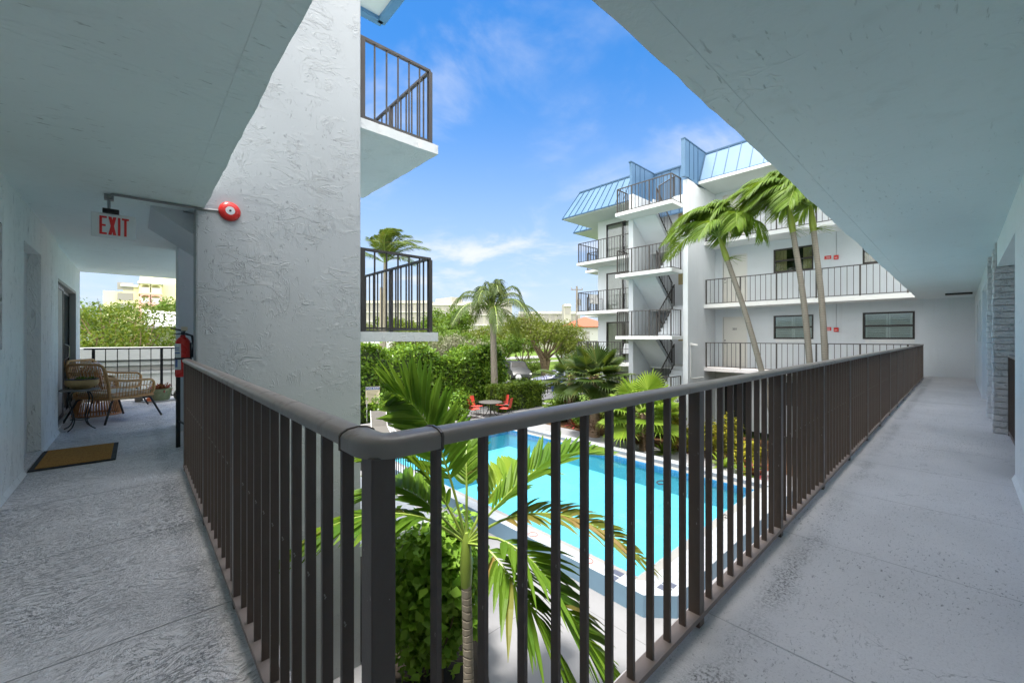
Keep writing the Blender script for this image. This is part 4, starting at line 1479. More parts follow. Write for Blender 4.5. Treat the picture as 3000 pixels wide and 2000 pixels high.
def broad_tree(label, base, height, crown_r, leaf, seed, n=6000, size=0.22, trunk_r=0.16, blobs=9, stems=1, crown_lo=0.35, flat=0.75, bark='bark', aspect=0.5, group=None, name="broadleaf_tree", spread=0.16):
    r = random.Random(seed)
    b = Vector(base)
    t = thing(name, label, "tree", b, group=group)
    bl = []
    cz = b.z + height * (1 + crown_lo) / 2
    rz = height * (1 - crown_lo) / 2
    for i in range(blobs):
        w = 2 * math.pi * (i / blobs) * 2.4 + r.uniform(-0.4, 0.4)
        q = r.uniform(0.25, 0.72)
        z = r.uniform(-0.5, 0.6)
        s = r.uniform(0.34, 0.52)
        bl.append(((b.x + math.cos(w) * q * crown_r, b.y + math.sin(w) * q * crown_r, cz + z * rz), (crown_r * s, crown_r * s, max(0.25, crown_r * s * flat))))
    tr = MB()
    fork = b + Vector((0, 0, height * crown_lo * 0.55))
    starts = []
    for s in range(stems):
        w = 2 * math.pi * s / max(1, stems) + 0.5
        o = Vector((math.cos(w), math.sin(w), 0)) * (0.5 * trunk_r if stems > 1 else 0)
        top = fork + Vector((math.cos(w), math.sin(w), 0)) * (height * 0.06 * (stems > 1))
        tr.tube([b + o, b + (fork - b) * 0.4 + o * 1.2, top], [trunk_r * 1.25, trunk_r, trunk_r * 0.85], 8)
        starts.append(top)
    for i, (c, rr_) in enumerate(bl):
        s = starts[i % len(starts)]
        c = Vector(c)
        mid = s.lerp(c, 0.5) + Vector((r.uniform(-.2, .2), r.uniform(-.2, .2), -0.08 * height))
        tr.tube([s - Vector((0, 0, 0.1)), mid, c], [trunk_r * 0.6, trunk_r * 0.36, trunk_r * 0.12], 6)
        for q in range(3):
            e = c + Vector((r.uniform(-1, 1), r.uniform(-1, 1), r.uniform(-.3, .8))) * rr_[0] * 0.8
            tr.tube([mid.lerp(c, 0.4), c.lerp(e, 0.5), e], [trunk_r * 0.22, trunk_r * 0.12, trunk_r * 0.05], 5)
    tr.build("trunk", M[bark], t, smooth=True)
    foliage("crown", M[leaf], bl, n, size, aspect, seed, t, clumps=max(30, n // 55), spread=spread)
    return t


def bezier(p0, p1, p2, p3, n):
    out = []
    for i in range(n + 1):
        t = i / n
        out.append(p0 * (1 - t) ** 3 + p1 * 3 * t * (1 - t) ** 2 + p2 * 3 * t * t * (1 - t) + p3 * t ** 3)
    return out


def curve_pts(ctrl, n):
    """smooth line through control points (Catmull-Rom)"""
    P = [Vector(c) for c in ctrl]
    P = [P[0] * 2 - P[1]] + P + [P[-1] * 2 - P[-2]]
    out = []
    segs = len(P) - 3
    for i in range(n + 1):
        s = min(segs - 1e-6, i / n * segs)
        k = int(s)
        t = s - k
        a, b, c, d = P[k:k + 4]
        out.append(0.5 * (2 * b + (c - a) * t + (2 * a - 5 * b + 4 * c - d) * t * t + (3 * b - a - 3 * c + d) * t ** 3))
    return out


def feather_frond(ctrl, npairs, llen, lwid, r, side_up=0.45, droop=0.35, wind=None, bare=0.16, fwd=0.55, rach=0.010, ragged=0.0, up=None, mi_dry=None, dry=0.0):
    """pinnate palm leaf: rachis plus bent leaflets, as one mesh builder"""
    mb = MB()
    pts = curve_pts(ctrl, 36)
    n = len(pts)
    mb.tube(pts[::2], [rach * (1.25 - 1.05 * i / (n / 2)) for i in range(len(pts[::2]))], 5)
    upv = Vector(up) if up else Vector((0, 0, 1))
    for i in range(npairs):
        f = bare + (1 - bare) * (i + 0.5) / npairs
        x = f * (n - 1)
        k = min(n - 2, int(x))
        p = pts[k].lerp(pts[k + 1], x - k)
        t = (pts[min(n - 1, k + 2)] - pts[max(0, k - 1)]).normalized()
        s = t.cross(upv)
        if s.length < 0.15:
            s = t.cross(Vector((0.7, -0.4, 0.1)))
        s.normalize()
        u = s.cross(t).normalized()
        prof = math.sin(math.pi * min(1, 0.16 + 0.80 * (i + 0.5) / npairs)) ** 0.65
        for sd in (-1, 1):
            L = llen * prof * r.uniform(0.86, 1.1) * (1 - ragged * r.random())
            fw = fwd + 0.45 * f + r.uniform(-0.07, 0.07)
            d = (s * sd + t * fw + u * (side_up + r.uniform(-0.12, 0.12))).normalized()
            w = lwid * (0.55 + 0.45 * prof)
            nrm = (u - d * u.dot(d)).normalized()
            across = d.cross(nrm).normalized()
            tw = r.uniform(-0.35, 0.35)
            across = (across * math.cos(tw) + nrm * math.sin(tw)).normalized()
            dr = Vector((0, 0, -1)) * droop
            if wind is not None: dr = dr + Vector(wind)
            c = []
            for q in (0.0, 0.22, 0.5, 0.78, 1.0):
                c.append(p + d * L * q + dr * L * q ** 2.2 * 0.8)
            ws = (0.30, 0.95, 1.0, 0.62, 0.04)
            b = len(mb.v)
            # shallow keel along the midrib
            for cc, ww in zip(c, ws):
                mb.v += [tuple(cc - across * w * ww * 0.5), tuple(cc - nrm * w * ww * 0.22), tuple(cc + across * w * ww * 0.5)]
            dm = mi_dry if (mi_dry is not None and r.random() < dry) else 1
            for q in range(4):
                a = b + q * 3
                for e in (0, 1):
                    mb.f.append((a + e, a + e + 1, a + e + 4, a + e + 3))
                    mb.m.append(dm)
    return mb


def feather_palm(label, base, top, crown, nfr, flen, llen, lwid, pairs, leaf, seed, bark='barkpale', tr=0.11, shaft=0.0, shaft_mat='shaft', wind=None, droop=0.35, rise=0.75, sag=0.9, group=None, name="palm_tree", bend=None, dirs=None, bulge=1.0, fall=1.25):
    r = random.Random(seed)
    base, top = Vector(base), Vector(top)
    t = thing(name, label, "palm tree", base, group=group)
    mid = base.lerp(top, 0.5) + Vector(bend if bend else (0, 0, 0))
    pts = curve_pts([base, base.lerp(mid, 0.5) + (mid - base.lerp(top, .5)) * 0.3, mid, mid.lerp(top, 0.5) + (mid - base.lerp(top, .5)) * 0.3, top], 16)
    nn = len(pts)
    MB().tube(pts, [tr * (1.35 if i == 0 else 1.12 - 0.28 * i / nn) for i in range(nn)], 12).build("trunk", M[bark], t, smooth=True)
    hd = (pts[-1] - pts[-2]).normalized()
    c = top + hd * shaft
    if shaft:
        MB().tube([top - hd * 0.02, top + hd * shaft * 0.25, top + hd * shaft * 0.7, c + hd * 0.04], [tr * 0.95, tr * 1.12 * bulge, tr * 0.85, tr * 0.4], 12).build("crownshaft", M[shaft_mat], t, smooth=True)
    for i in range(nfr):
        if dirs:
            w, el = dirs[i]
            w, el = R(w), el
        else:
            w = i * 2.399963 + r.uniform(-0.2, 0.2)
            el = rise - fall * (i / max(1, nfr - 1)) + r.uniform(-0.1, 0.1)
        d = Vector((math.cos(w), math.sin(w), 0))
        L = flen * r.uniform(0.88, 1.08)
        hor, ver = math.cos(el), math.sin(el)
        wv = Vector(wind) if wind is not None else Vector((0, 0, 0))
        p0 = c
        p1 = c + (d * hor + Vector((0, 0, ver))) * L * 0.35
        p2 = c + (d * hor + Vector((0, 0, ver))) * L * 0.68 - Vector((0, 0, 0.16 * sag * L)) + wv * L * 0.22
        p3 = c + (d * hor + Vector((0, 0, ver))) * L * 0.93 - Vector((0, 0, 0.46 * sag * L)) + wv * L * 0.55
        mb = feather_frond([p0, p1, p2, p3], pairs, llen, lwid, r, droop=droop, wind=tuple(wv * 0.9) if wind else None, rach=tr * 0.16, bare=0.12)
        mb.build("frond", [M['shaft'], M[leaf]], t, fix=False)
    return t


def fan_leaf(mb, p0, d, up, stalk, rad, r, nseg=34, droop=0.35, mi=1):
    """palmate leaf: stalk, pleated disc, drooping split tips"""
    d = Vector(d).normalized()
    hub = Vector(p0) + d * stalk - Vector((0, 0, stalk * 0.12))
    mb.tube([p0, Vector(p0) + d * stalk * 0.55, hub], [0.016, 0.013, 0.010], 5)
    s = d.cross(Vector(up)).normalized()
    n = s.cross(d).normalized()
    b = len(mb.v)
    for i in range(nseg):
        a0 = R(-142 + 284 * i / nseg)
        a1 = R(-142 + 284 * (i + 1) / nseg)
        am = (a0 + a1) / 2
        rr = rad * (0.72 + 0.28 * math.cos(am * 0.62)) * r.uniform(0.92, 1.06)
        def P(a, q, lift, dr):
            return hub + (d * math.cos(a) + s * math.sin(a)) * rr * q + n * lift - Vector((0, 0, 1)) * dr
        l = rr * 0.022
        bb = len(mb.v)
        mb.v += [tuple(hub), tuple(P(a0, 0.62, -l, 0.02 * rr)), tuple(P(am, 0.62, l * 1.6, 0.02 * rr)), tuple(P(a1, 0.62, -l, 0.02 * rr)),
                 tuple(P(am - 0.018, 0.84, l, rr * droop * 0.16)), tuple(P(am + 0.018, 0.84, l, rr * droop * 0.16)), tuple(P(am + r.uniform(-.04, .04), 1.04, 0, rr * droop * r.uniform(0.35, 0.75)))]
        for q in ((0, 1, 2), (0, 2, 3), (1, 4, 2), (2, 4, 5), (2, 5, 3), (4, 6, 5)):
            mb.f.append(tuple(bb + z for z in q))
            mb.m.append(mi)


def fan_palm(label, base, trunk_h, nleaf, stalk, rad, leaf, seed, tr=0.13, group=None, boots=True, lo=-0.5, name="fan_palm"):
    r = random.Random(seed)
    base = Vector(base)
    t = thing(name, label, "palm tree", base, group=group)
    top = base + Vector((0, 0, trunk_h))
    MB().tube([base, base.lerp(top, 0.5), top], [tr * 1.2, tr, tr * 0.95], 10).build("trunk", M['barkbrown'], t, smooth=True)
    if boots:
        mb = MB()
        for i in range(150):
            z = r.uniform(0.05, 1.0)
            w = r.uniform(0, 6.283)
            p = base + Vector((math.cos(w) * tr * 0.9, math.sin(w) * tr * 0.9, trunk_h * z))
            e = p + Vector((math.cos(w), math.sin(w), r.uniform(0.1, 1.0))) * r.uniform(0.12, 0.30)
            mb.bar(p, e, r.uniform(0.015, 0.05), 0.012)
        mb.build("fibre", M['fibre'], t)
    for i in range(nleaf):
        w = i * 2.399963 + r.uniform(-0.25, 0.25)
        el = 1.25 + (lo - 1.25) * (i / max(1, nleaf - 1)) ** 0.8
        d = Vector((math.cos(w) * math.cos(el), math.sin(w) * math.cos(el), math.sin(el)))
        mb = MB()
        fan_leaf(mb, top, d, (0, 0, 1), stalk * r.uniform(0.8, 1.1), rad * r.uniform(0.85, 1.1), r)
        mb.build("frond", [M['shaft'], M[leaf]], t, fix=False)
    return t


def hedge(name, label, cat, x0, y0, x1, y1, z0, ztop, n, size, leaf, seed, bump=0.25, aspect=0.6, lump=0.5, group=None, tops=None):
    """leafy bank with an uneven top; ztop may vary along x"""
    rng = np.random.default_rng(seed)
    r = random.Random(seed)
    t = thing(name, label, cat, ((x0 + x1) / 2, (y0 + y1) / 2, z0), group=group)
    L, D = x1 - x0, y1 - y0
    ph = [r.uniform(0, 6.28) for _ in range(6)]

    def topz(x, y):
        q = ztop if tops is None else np.interp(x, tops[0], tops[1])
        return q + bump * (0.5 * np.sin(x * 2.1 + ph[0]) + 0.3 * np.sin(x * 4.7 + ph[1] + y) + 0.3 * np.sin(y * 3.1 + ph[2]))
    areaT, areaF, areaS = L * D, L * (ztop - z0), D * (ztop - z0)
    tot = areaT * 1.4 + 2 * areaF + 2 * areaS
    Ps, Os = [], []
    K = max(20, n // 45)
    for kind, ar in (('t', areaT * 1.4), ('f', areaF * 1.35), ('b', areaF * 0.65), ('l', areaS), ('r', areaS)):
        k = int(n * ar / tot)
        m = max(4, int(K * ar / tot))
        cx, cy, cz = rng.uniform(x0, x1, m), rng.uniform(y0, y1, m), rng.uniform(0, 1, m)
        ci = rng.integers(0, m, k)
        sp = lump
        x = np.clip(cx[ci] + rng.normal(size=k) * sp, x0, x1)
        y = np.clip(cy[ci] + rng.normal(size=k) * sp, y0, y1)
        zz = np.clip(cz[ci] + rng.normal(size=k) * sp / (ztop - z0), 0, 1)
        tz = topz(x, y)
        z = z0 + zz * (tz - z0)
        ins = np.abs(rng.normal(size=k)) * 0.10 + 0.14 * (np.sin(cx[ci] * 9 + cz[ci] * 7) > 0)
        o = np.zeros((k, 3))
        if kind == 't': z = tz - ins * 0.8 + rng.exponential(0.05, k); o[:, 2] = 1
        if kind == 'f': y = y0 + ins; o[:, 1] = -1
        if kind == 'b': y = y1 - ins; o[:, 1] = 1
        if kind == 'l': x = x0 + ins; o[:, 0] = -1
        if kind == 'r': x = x1 - ins; o[:, 0] = 1
        Ps.append(np.stack([x, y, z], 1))
        Os.append(o)
    V, F = leaf_quads(np.concatenate(Ps), size, aspect, rng, 0.25, np.concatenate(Os))
    put("foliage", npmesh("foliage", V, F, M[leaf]), t)
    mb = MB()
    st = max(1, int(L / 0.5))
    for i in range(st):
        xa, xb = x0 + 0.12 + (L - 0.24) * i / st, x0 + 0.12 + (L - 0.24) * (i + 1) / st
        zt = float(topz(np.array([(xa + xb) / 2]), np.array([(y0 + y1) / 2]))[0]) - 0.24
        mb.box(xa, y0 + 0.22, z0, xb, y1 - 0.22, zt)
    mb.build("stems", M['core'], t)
    return t


def bush(name, label, c, r3, n, size, leaf, seed, aspect=0.6, group=None, cat="shrub", clumps=None, up=0.5, blobs=None):
    t = thing(name, label, cat, (c[0], c[1], c[2] - r3[2]), group=group)
    rr = random.Random(seed)
    bl = blobs or [((c[0] + rr.uniform(-.35, .35) * r3[0], c[1] + rr.uniform(-.35, .35) * r3[1], c[2] + rr.uniform(-.25, .25) * r3[2]), (r3[0] * rr.uniform(.6, .8), r3[1] * rr.uniform(.6, .8), r3[2] * rr.uniform(.65, .85))) for _ in range(4)]
    foliage("foliage", M[leaf], bl, n, size, aspect, seed, t, up=up, clumps=clumps or max(12, n // 22))
    mb = MB()
    b = Vector((c[0], c[1], c[2] - r3[2]))
    for cc, q in bl:
        for _ in range(3):
            e = Vector(cc) + Vector((rr.uniform(-1, 1) * q[0], rr.uniform(-1, 1) * q[1], rr.uniform(-.4, .7) * q[2])) * 0.75
            mb.tube([b + Vector((rr.uniform(-.1, .1), rr.uniform(-.1, .1), 0)), b.lerp(e, 0.5) + Vector((0, 0, .05)), e], [0.018, 0.012, 0.005], 5)
    mb.build("stems", M['bark'], t)
    return t


def blades(name, label, c, n, L, w, leaf, seed, spread=0.7, cat="plant", group=None, droop=0.5, base_r=0.05):
    """rosette of strap leaves"""
    r = random.Random(seed)
    t = thing(name, label, cat, c, group=group)
    mb = MB()
    c = Vector(c)
    for i in range(n):
        a = i * 2.399963 + r.uniform(-.2, .2)
        el = r.uniform(0.25, 1.35) * (1 - spread * 0.3)
        d = Vector((math.cos(a) * math.cos(el), math.sin(a) * math.cos(el), math.sin(el)))
        s = d.cross(Vector((0, 0, 1))).normalized()
        ll = L * r.uniform(0.7, 1.15)
        p = c + Vector((math.cos(a), math.sin(a), 0)) * base_r * r.random()
        cs = [p + d * ll * q - Vector((0, 0, droop * ll * q ** 2.3 * (1.2 - math.sin(el)))) for q in (0, .3, .6, .85, 1)]
        b = len(mb.v)
        for cc, ww in zip(cs, (.6, 1, .85, .5, .04)):
            mb.v += [tuple(cc - s * w * ww * .5), tuple(cc + s * w * ww * .5)]
        for q in range(4):
            mb.f.append((b + 2 * q, b + 2 * q + 1, b + 2 * q + 3, b + 2 * q + 2))
            mb.m.append(0)
    mb.build("leaves", M[leaf], t, fix=False)
    return t


# --- the palm that rises in front of the corner railing: fronds laid out one by one
r_ = random.Random(11)
pb = Vector((2.38, 3.24, G))
np_ = thing("palm_tree", "young green palm growing right behind the corner post, its fronds spread over the pool", "palm tree", pb)
ct = on_d(1366, 1590, 4.0)
MB().tube([pb, pb.lerp(ct, .35) + Vector((.02, 0, 0)), pb.lerp(ct, .75), ct - Vector((0, 0, .12))], [0.075, 0.052, 0.05, 0.046], 12).build("trunk", M['barkpale'], np_, smooth=True)
MB().tube([ct - Vector((0, 0, .42)), ct - Vector((0, 0, .25)), ct, ct + Vector((0.0, 0, .10))], [0.050, 0.062, 0.046, 0.02], 12).build("crownshaft", M['shaft'], np_, smooth=True)
FR = [
    # control points (u, v, depth), pairs, leaflet length, width, upness, droop, fwd, material, up-vector, ragged
    ([(1362, 1580, 4.0), (1330, 1440, 4.0), (1284, 1300, 4.02), (1240, 1222, 4.06), (1195, 1172, 4.12), (1140, 1146, 4.2)], 27, 0.70, 0.088, 0.05, 0.10, 0.55, 'palmleaf', (0.55, 0.55, 0.62), 0.12),
    ([(1370, 1580, 4.0), (1367, 1420, 4.15), (1366, 1345, 4.25), (1368, 1285, 4.4), (1374, 1240, 4.5)], 24, 0.34, 0.081, 0.25, 0.12, 0.75, 'palmleaf', (0.6, 0.5, 0.4), 0.10),
    ([(1376, 1585, 4.0), (1440, 1500, 4.0), (1540, 1400, 4.1), (1650, 1335, 4.25), (1770, 1325, 4.4)], 27, 0.58, 0.078, 0.30, 0.10, 0.75, 'palmleaf', (0, 0, 1), 0.12),
    ([(1380, 1590, 4.0), (1450, 1575, 3.8), (1550, 1635, 3.6), (1628, 1741, 3.5), (1710, 1860, 3.4), (1815, 1990, 3.35)], 30, 0.80, 0.083, 0.25, 0.30, 0.50, 'palmleaf', (0.2, 0.1, 0.9), 0.10),
    ([(1378, 1590, 4.0), (1480, 1520, 3.9), (1620, 1505, 3.85), (1760, 1550, 3.8), (1900, 1650, 3.75)], 30, 0.54, 0.055, 0.25, 0.30, 0.75, 'palmdry', (0, 0, 1), 0.25),
    ([(1360, 1595, 4.0), (1250, 1520, 3.95), (1110, 1505, 3.85), (960, 1545, 3.75), (830, 1640, 3.7)], 28, 0.70, 0.081, 0.10, 0.42, 0.55, 'palmleaf', (0.1, 0.1, 1), 0.12),
    ([(1360, 1590, 4.0), (1280, 1500, 4.1), (1200, 1440, 4.25), (1130, 1430, 4.4), (1070, 1460, 4.5)], 24, 0.55, 0.075, 0.30, 0.20, 0.7, 'palmleaf', (0, 0, 1), 0.12),
    ([(1376, 1588, 4.0), (1420, 1480, 4.25), (1480, 1400, 4.5), (1540, 1370, 4.8), (1610, 1390, 5.0)], 24, 0.52, 0.073, 0.30, 0.20, 0.7, 'palmlime', (0, 0, 1), 0.15),
    ([(1356, 1590, 4.0), (1310, 1480, 4.0), (1245, 1385, 4.05), (1170, 1335, 4.15), (1085, 1350, 4.25)], 26, 0.56, 0.078, 0.15, 0.22, 0.6, 'palmleaf', (0.3, 0.3, 0.9), 0.12),
    ([(1376, 1602, 4.0), (1430, 1610, 3.75), (1510, 1710, 3.5), (1590, 1830, 3.4), (1660, 1990, 3.35)], 26, 0.60, 0.070, 0.15, 0.50, 0.45, 'palmleaf', (0.2, 0.2, 1), 0.12),
]
for ctl, npr, ll, lw, su, drp, fw, lf, upv, rag in FR:
    cpts = [ct] + [on_d(*c) for c in ctl[1:]]
    mb = feather_frond(cpts, npr, ll, lw, r_, side_up=su, droop=drp, fwd=fw, rach=0.013, up=upv, ragged=rag, bare=0.24, mi_dry=2, dry=0.04)
    mb.build("frond", [M['shaft'], M[lf], M['palmdry']], np_, fix=False)

bush("shrub", "round leaved green shrub at the foot of the near stair tower", (2.55, 4.1, -1.75), (0.60, 0.55, 1.05), 4200, 0.115, 'nearshrub', 21, 0.75, clumps=150)
bush("shrub", "low dark green shrub in the bed beside the round leaved shrub", (3.25, 5.6, -2.3), (0.7, 0.8, 0.5), 1600, 0.10, 'boxleaf', 22, 0.6)
bush("shrub", "lime shrub along the far end of the bed below the stair tower", (3.6, 8.6, -2.3), (0.7, 1.4, 0.5), 1800, 0.10, 'limeplant', 23, 0.6)

# --- three wind blown palms before the far wing
WIND = (-0.12, 0.36, -0.10)
TP = [("leaning palm with lime crownshaft, the one nearest the far stair tower", (15.4, 3.9), on_d(2128, 752, 13.7), 31),
      ("slim upright palm with lime crownshaft, the middle one before the far wing's windows", (15.5, 3.05), on_d(2322, 668, 12.9), 32),
      ("slim palm with lime crownshaft, partly hidden behind the ceiling edge", (15.4, 2.75), on_d(2383, 665, 12.7), 33)]
for lb, (bx, by), tp, sd in TP:
    b_ = Vector((bx, by, G))
    tp = Vector(tp)
    hd = (tp - b_).normalized()
    feather_palm(lb, b_, tp - hd * 0.12, None, 26, 2.25, 0.62, 0.038, 62, 'windpalm', sd, 'barkpale', 0.088, 0.80, 'limeshaft', WIND, 0.85, 1.5, 1.2, "windblown palms in front of the far wing", bend=(0.05, -0.12, 0), fall=0.95)
    rr2 = random.Random(sd)
    mb = MB()
    for q in range(26):
        w = rr2.uniform(0, 6.28)
        p = tp - hd * 0.06
        d = Vector((math.cos(w) * .8 + .3, math.sin(w) * .8 - .5, rr2.uniform(-.3, .35)))
        mb.tube([p, p + d * 0.22, p + d * 0.42 - Vector((0, 0, .08))], [0.008, 0.005, 0.003], 4)
    mb.build("flower_stalk", M['limeplant'], [o for o in bpy.data.objects if o.get('label') == lb][0])

# --- royal/queen palm behind the clipped hedge and a coconut palm further left
qb = on_z(1496, 1205, G)
qt = on_d(1489, 945, qb.x * 0.6756 + qb.y * 0.7373)
feather_palm("tall palm with drooping feathery fronds and a pale ringed trunk behind the clipped hedge", (qb.x, qb.y + 1.3, G), (qt.x, qt.y + 1.3, qt.z), None, 22, 3.2, 0.66, 0.040, 50, 'palmdark', 41, 'barkpale', 0.19, 0.75, 'shaft', None, 1.1, 1.4, 1.15, bulge=1.05)
cb = on_d(1124, 1090, 34)
feather_palm("coconut palm whose crown stands against the sky above the lower landing railing", (cb.x, cb.y, -2.9), on_d(1129, 770, 34), None, 18, 4.3, 0.95, 0.075, 40, 'coco', 42, 'barkpale', 0.17, 0.0, 'shaft', (0.25, -0.28, 0.0), 0.7, 1.6, 0.65)
cb2 = on_d(536, 1080, 15.5)
feather_palm("coconut palm beyond the left walkway, one frond hanging across the opening", (cb2.x, cb2.y, -2.9), on_d(540, 800, 15.5), None, 9, 3.4, 0.8, 0.06, 34, 'coco', 43, 'barkbrown', 0.16, 0.0, 'shaft', None, 0.8, 1.0, 0.9, dirs=[(168, 0.55), (205, 0.75), (120, 0.6), (60, 0.7), (10, 0.8), (-50, 0.7), (180, 0.95), (250, 0.6), (90, 1.2)])

# --- fan palms by the far stairs
def ground_at(u, d, z=G):
    p = on_d(u, 989, d)
    return (p.x, p.y, z)
fan_palm("tall fan palm with shaggy brown trunk left of the far stairs", ground_at(1742, 16.6), 2.5, 22, 0.75, 0.92, 'palmdark', 51, 0.19, lo=-0.75)
fan_palm("lime green fan palm in front of the far stair landings", ground_at(1885, 14.6), 1.35, 20, 0.85, 0.95, 'palmlime', 52, 0.13, lo=-0.55, boots=True)
fan_palm("smaller dark fan palm behind the shaggy trunked one", ground_at(1672, 19.5), 2.2, 14, 0.8, 0.9, 'palmdark', 53, 0.14, lo=-0.6)

# --- hedges and shrubs
hedge("tall_hedge", "tall unclipped glossy hedge behind the grey loungers and red chairs", "hedge", 5.2, 19.0, 16.4, 21.2, G, 0.35, 24000, 0.17, 'clusia', 61, 0.28, 0.62, 0.28, tops=([5, 8.3, 9.5, 10.6, 11.6, 13.6, 15.2, 16.4], [0.75, 0.8, 0.30, 0.75, 0.4, -0.15, 0.75, 0.55]))
hedge("clipped_hedge", "boxy clipped hedge with yellowish top behind the red chairs", "hedge", 14.3, 16.45, 17.75, 17.75, G, -1.36, 9000, 0.12, 'boxleaf', 62, 0.05, 0.6, 0.16)
bush("shrub", "round clipped shrub right of the arched gate", (18.75, 15.6, -2.2), (0.85, 0.75, 0.62), 2600, 0.11, 'boxleaf', 63)
bush("shrub", "bronze leaved shrub below the shaggy fan palm", (17.0, 11.9, -2.1), (0.9, 0.9, 0.75), 1700, 0.15, 'croton', 64, 0.4)
bush("shrub", "green bush under the lime fan palm beside the walk", (15.3, 9.6, -1.95), (0.75, 0.9, 0.78), 2600, 0.13, 'boxleaf', 65, 0.6)
bush("shrub", "second green bush between the lime fan palm and the yellow crotons", (15.6, 8.3, -2.05), (0.6, 0.7, 0.68), 2000, 0.13, 'clusia', 66, 0.6)
for i, (u, d, h, lb) in enumerate(((1972, 14.4, .78, "yellow croton bush, first one left of the pool rail post"), (2040, 14.3, .60, "small yellow croton bush second from the left along the walk"), (2088, 13.5, .66, "yellow croton bush in the middle of the row along the walk"), (2140, 13.3, .80, "tall yellow croton bush before the palm trunks"), (2195, 12.6, .45, "low yellow croton bush at the right end of the row"))):
    p = ground_at(u, d)
    bush("croton_bush", lb, (p[0], p[1], G + h), (0.42, 0.42, h), 1100, 0.13, 'croton', 70 + i, 0.42, "croton bushes beside the walk", clumps=70)
for i, (u, d, lf, lb) in enumerate(((1686, 18.4, 'redplant', "red bromeliad beside the clipped shrub by the gate"), (1722, 17.8, 'redplant', "red bromeliad half hidden by the railing near the shaggy trunk"), (2120, 12.7, 'limeplant', "spiky lime plant at the walk's edge below the crotons"), (2180, 12.0, 'limeplant', "spiky lime plant next to the low croton"), (2215, 11.9, 'redplant', "coppery plant at the right end of the mulch bed"), (1945, 14.2, 'limeplant', "dark grassy plant left of the first croton"))):
    p = ground_at(u, d)
    blades("bromeliad" if lf == 'redplant' else "strap_leaf_plant", lb, p, 34, 0.62, 0.07, lf, 80 + i)

for i, (u, d, h, w, lf) in enumerate(((1150, 19.4, .75, 1.1, 'clusia'), (1235, 19.6, .62, 1.0, 'boxleaf'), (1345, 20.2, .7, 1.1, 'clusia'))):
    p = ground_at(u, d)
    bush("shrub", ["low glossy shrub behind the grey loungers near the pool sign", "small dark shrub behind the middle loungers", "low glossy shrub left of the red chairs"][i], (p[0], p[1], G + h), (w, .5, h), 1800, 0.14, lf, 140 + i)

for i, (x, y, h, w, lf) in enumerate(((16.1, 10.7, .62, .8, 'boxleaf'), (14.75, 11.3, .55, .55, 'clusia'), (14.8, 13.0, .5, .6, 'limeplant'), (16.0, 13.2, .8, .8, 'clusia'), (17.3, 9.0, .75, .7, 'boxleaf'))):
    bush("shrub", ["dark green shrub beside the lime fan palm's trunk", "low glossy shrub at the walk's edge before the fan palms", "low lime shrub at the walk's edge nearest the gate", "rounded glossy shrub under the shaggy fan palm", "dark shrub at the foot of the far stair tower"][i], (x, y, G + h), (w, w, h), 1900, 0.13, lf, 160 + i)

# --- trees and buildings beyond the garden
def at_ground(u, d, z=-2.9):
    p = on_d(u, 989, d)
    return (p.x, p.y, z)
broad_tree("round dense green tree in front of the long pale condominium", at_ground(1318, 60), 8.6, 4.6, 'treeleaf', 91, 9000, 0.36, 0.25, 11, crown_lo=0.25, flat=0.8)
broad_tree("broad tree with several bare leaning stems right of the tall palm", at_ground(1597, 44), 6.6, 4.6, 'olive', 92, 7500, 0.26, 0.26, 12, stems=4, crown_lo=0.52, flat=0.45)
broad_tree("silver leaved tree behind the near landing slab", at_ground(1300, 38), 4.5, 2.5, 'silver', 93, 4200, 0.16, 0.14, 8, crown_lo=0.3, flat=0.7)
broad_tree("second silver leaved tree left of the tall palm", at_ground(1412, 40), 4.3, 2.2, 'silver', 94, 3200, 0.16, 0.12, 7, crown_lo=0.3, flat=0.7)
for i, (u, d, h, rr3, lf) in enumerate(((1395, 72, 6.6, 4.0, 'treeyellow'), (1452, 74, 6.4, 4.0, 'olive'), (1548, 78, 6.9, 4.2, 'olive'), (1645, 66, 6.0, 3.2, 'treeleaf'), (1225, 66, 7.4, 4.0, 'treeyellow'), (1160, 62, 7.0, 4.2, 'treeyellow'), (1090, 64, 6.4, 4.0, 'olive'), (1722, 70, 6.5, 2.6, 'treeyellow'), (1270, 82, 8.0, 3.6, 'treeyellow'))):
    broad_tree(["yellow green street tree behind the silver leaved tree", "olive street tree left of the tall palm's crown", "olive street tree right of the tall palm's trunk", "small green tree by the red roofed house", "yellow green tree seen past the landing's right post", "yellow green tree seen through the landing railing", "olive tree seen through the landing railing beside the coconut trunk", "yellow flowering tree beside the red tiled roof", "yellowish tree rising behind the round dense tree"][i], at_ground(u, d), h, rr3, lf, 100 + i, 3600, 0.34, 0.17, 8, crown_lo=0.36, flat=0.62, group="street trees")
for i, (u, d, w, h) in enumerate(((1560, 47, 3.4, 1.0), (1655, 44, 2.6, 1.1))):
    p = at_ground(u, d)
    bush("shrub", ["low round hedge shrub under the many stemmed tree", "low round hedge shrub right of the many stemmed tree"][i], (p[0], p[1], -2.9 + h), (w / 2, w / 2, h), 1500, 0.16, 'boxleaf', 120 + i)
bush("shrub", "loose bright shrub growing against the tall hedge left of the tall palm", (15.6, 18.7, -1.0), (0.9, 0.6, 1.9), 3800, 0.17, 'clusia', 125, 0.62)

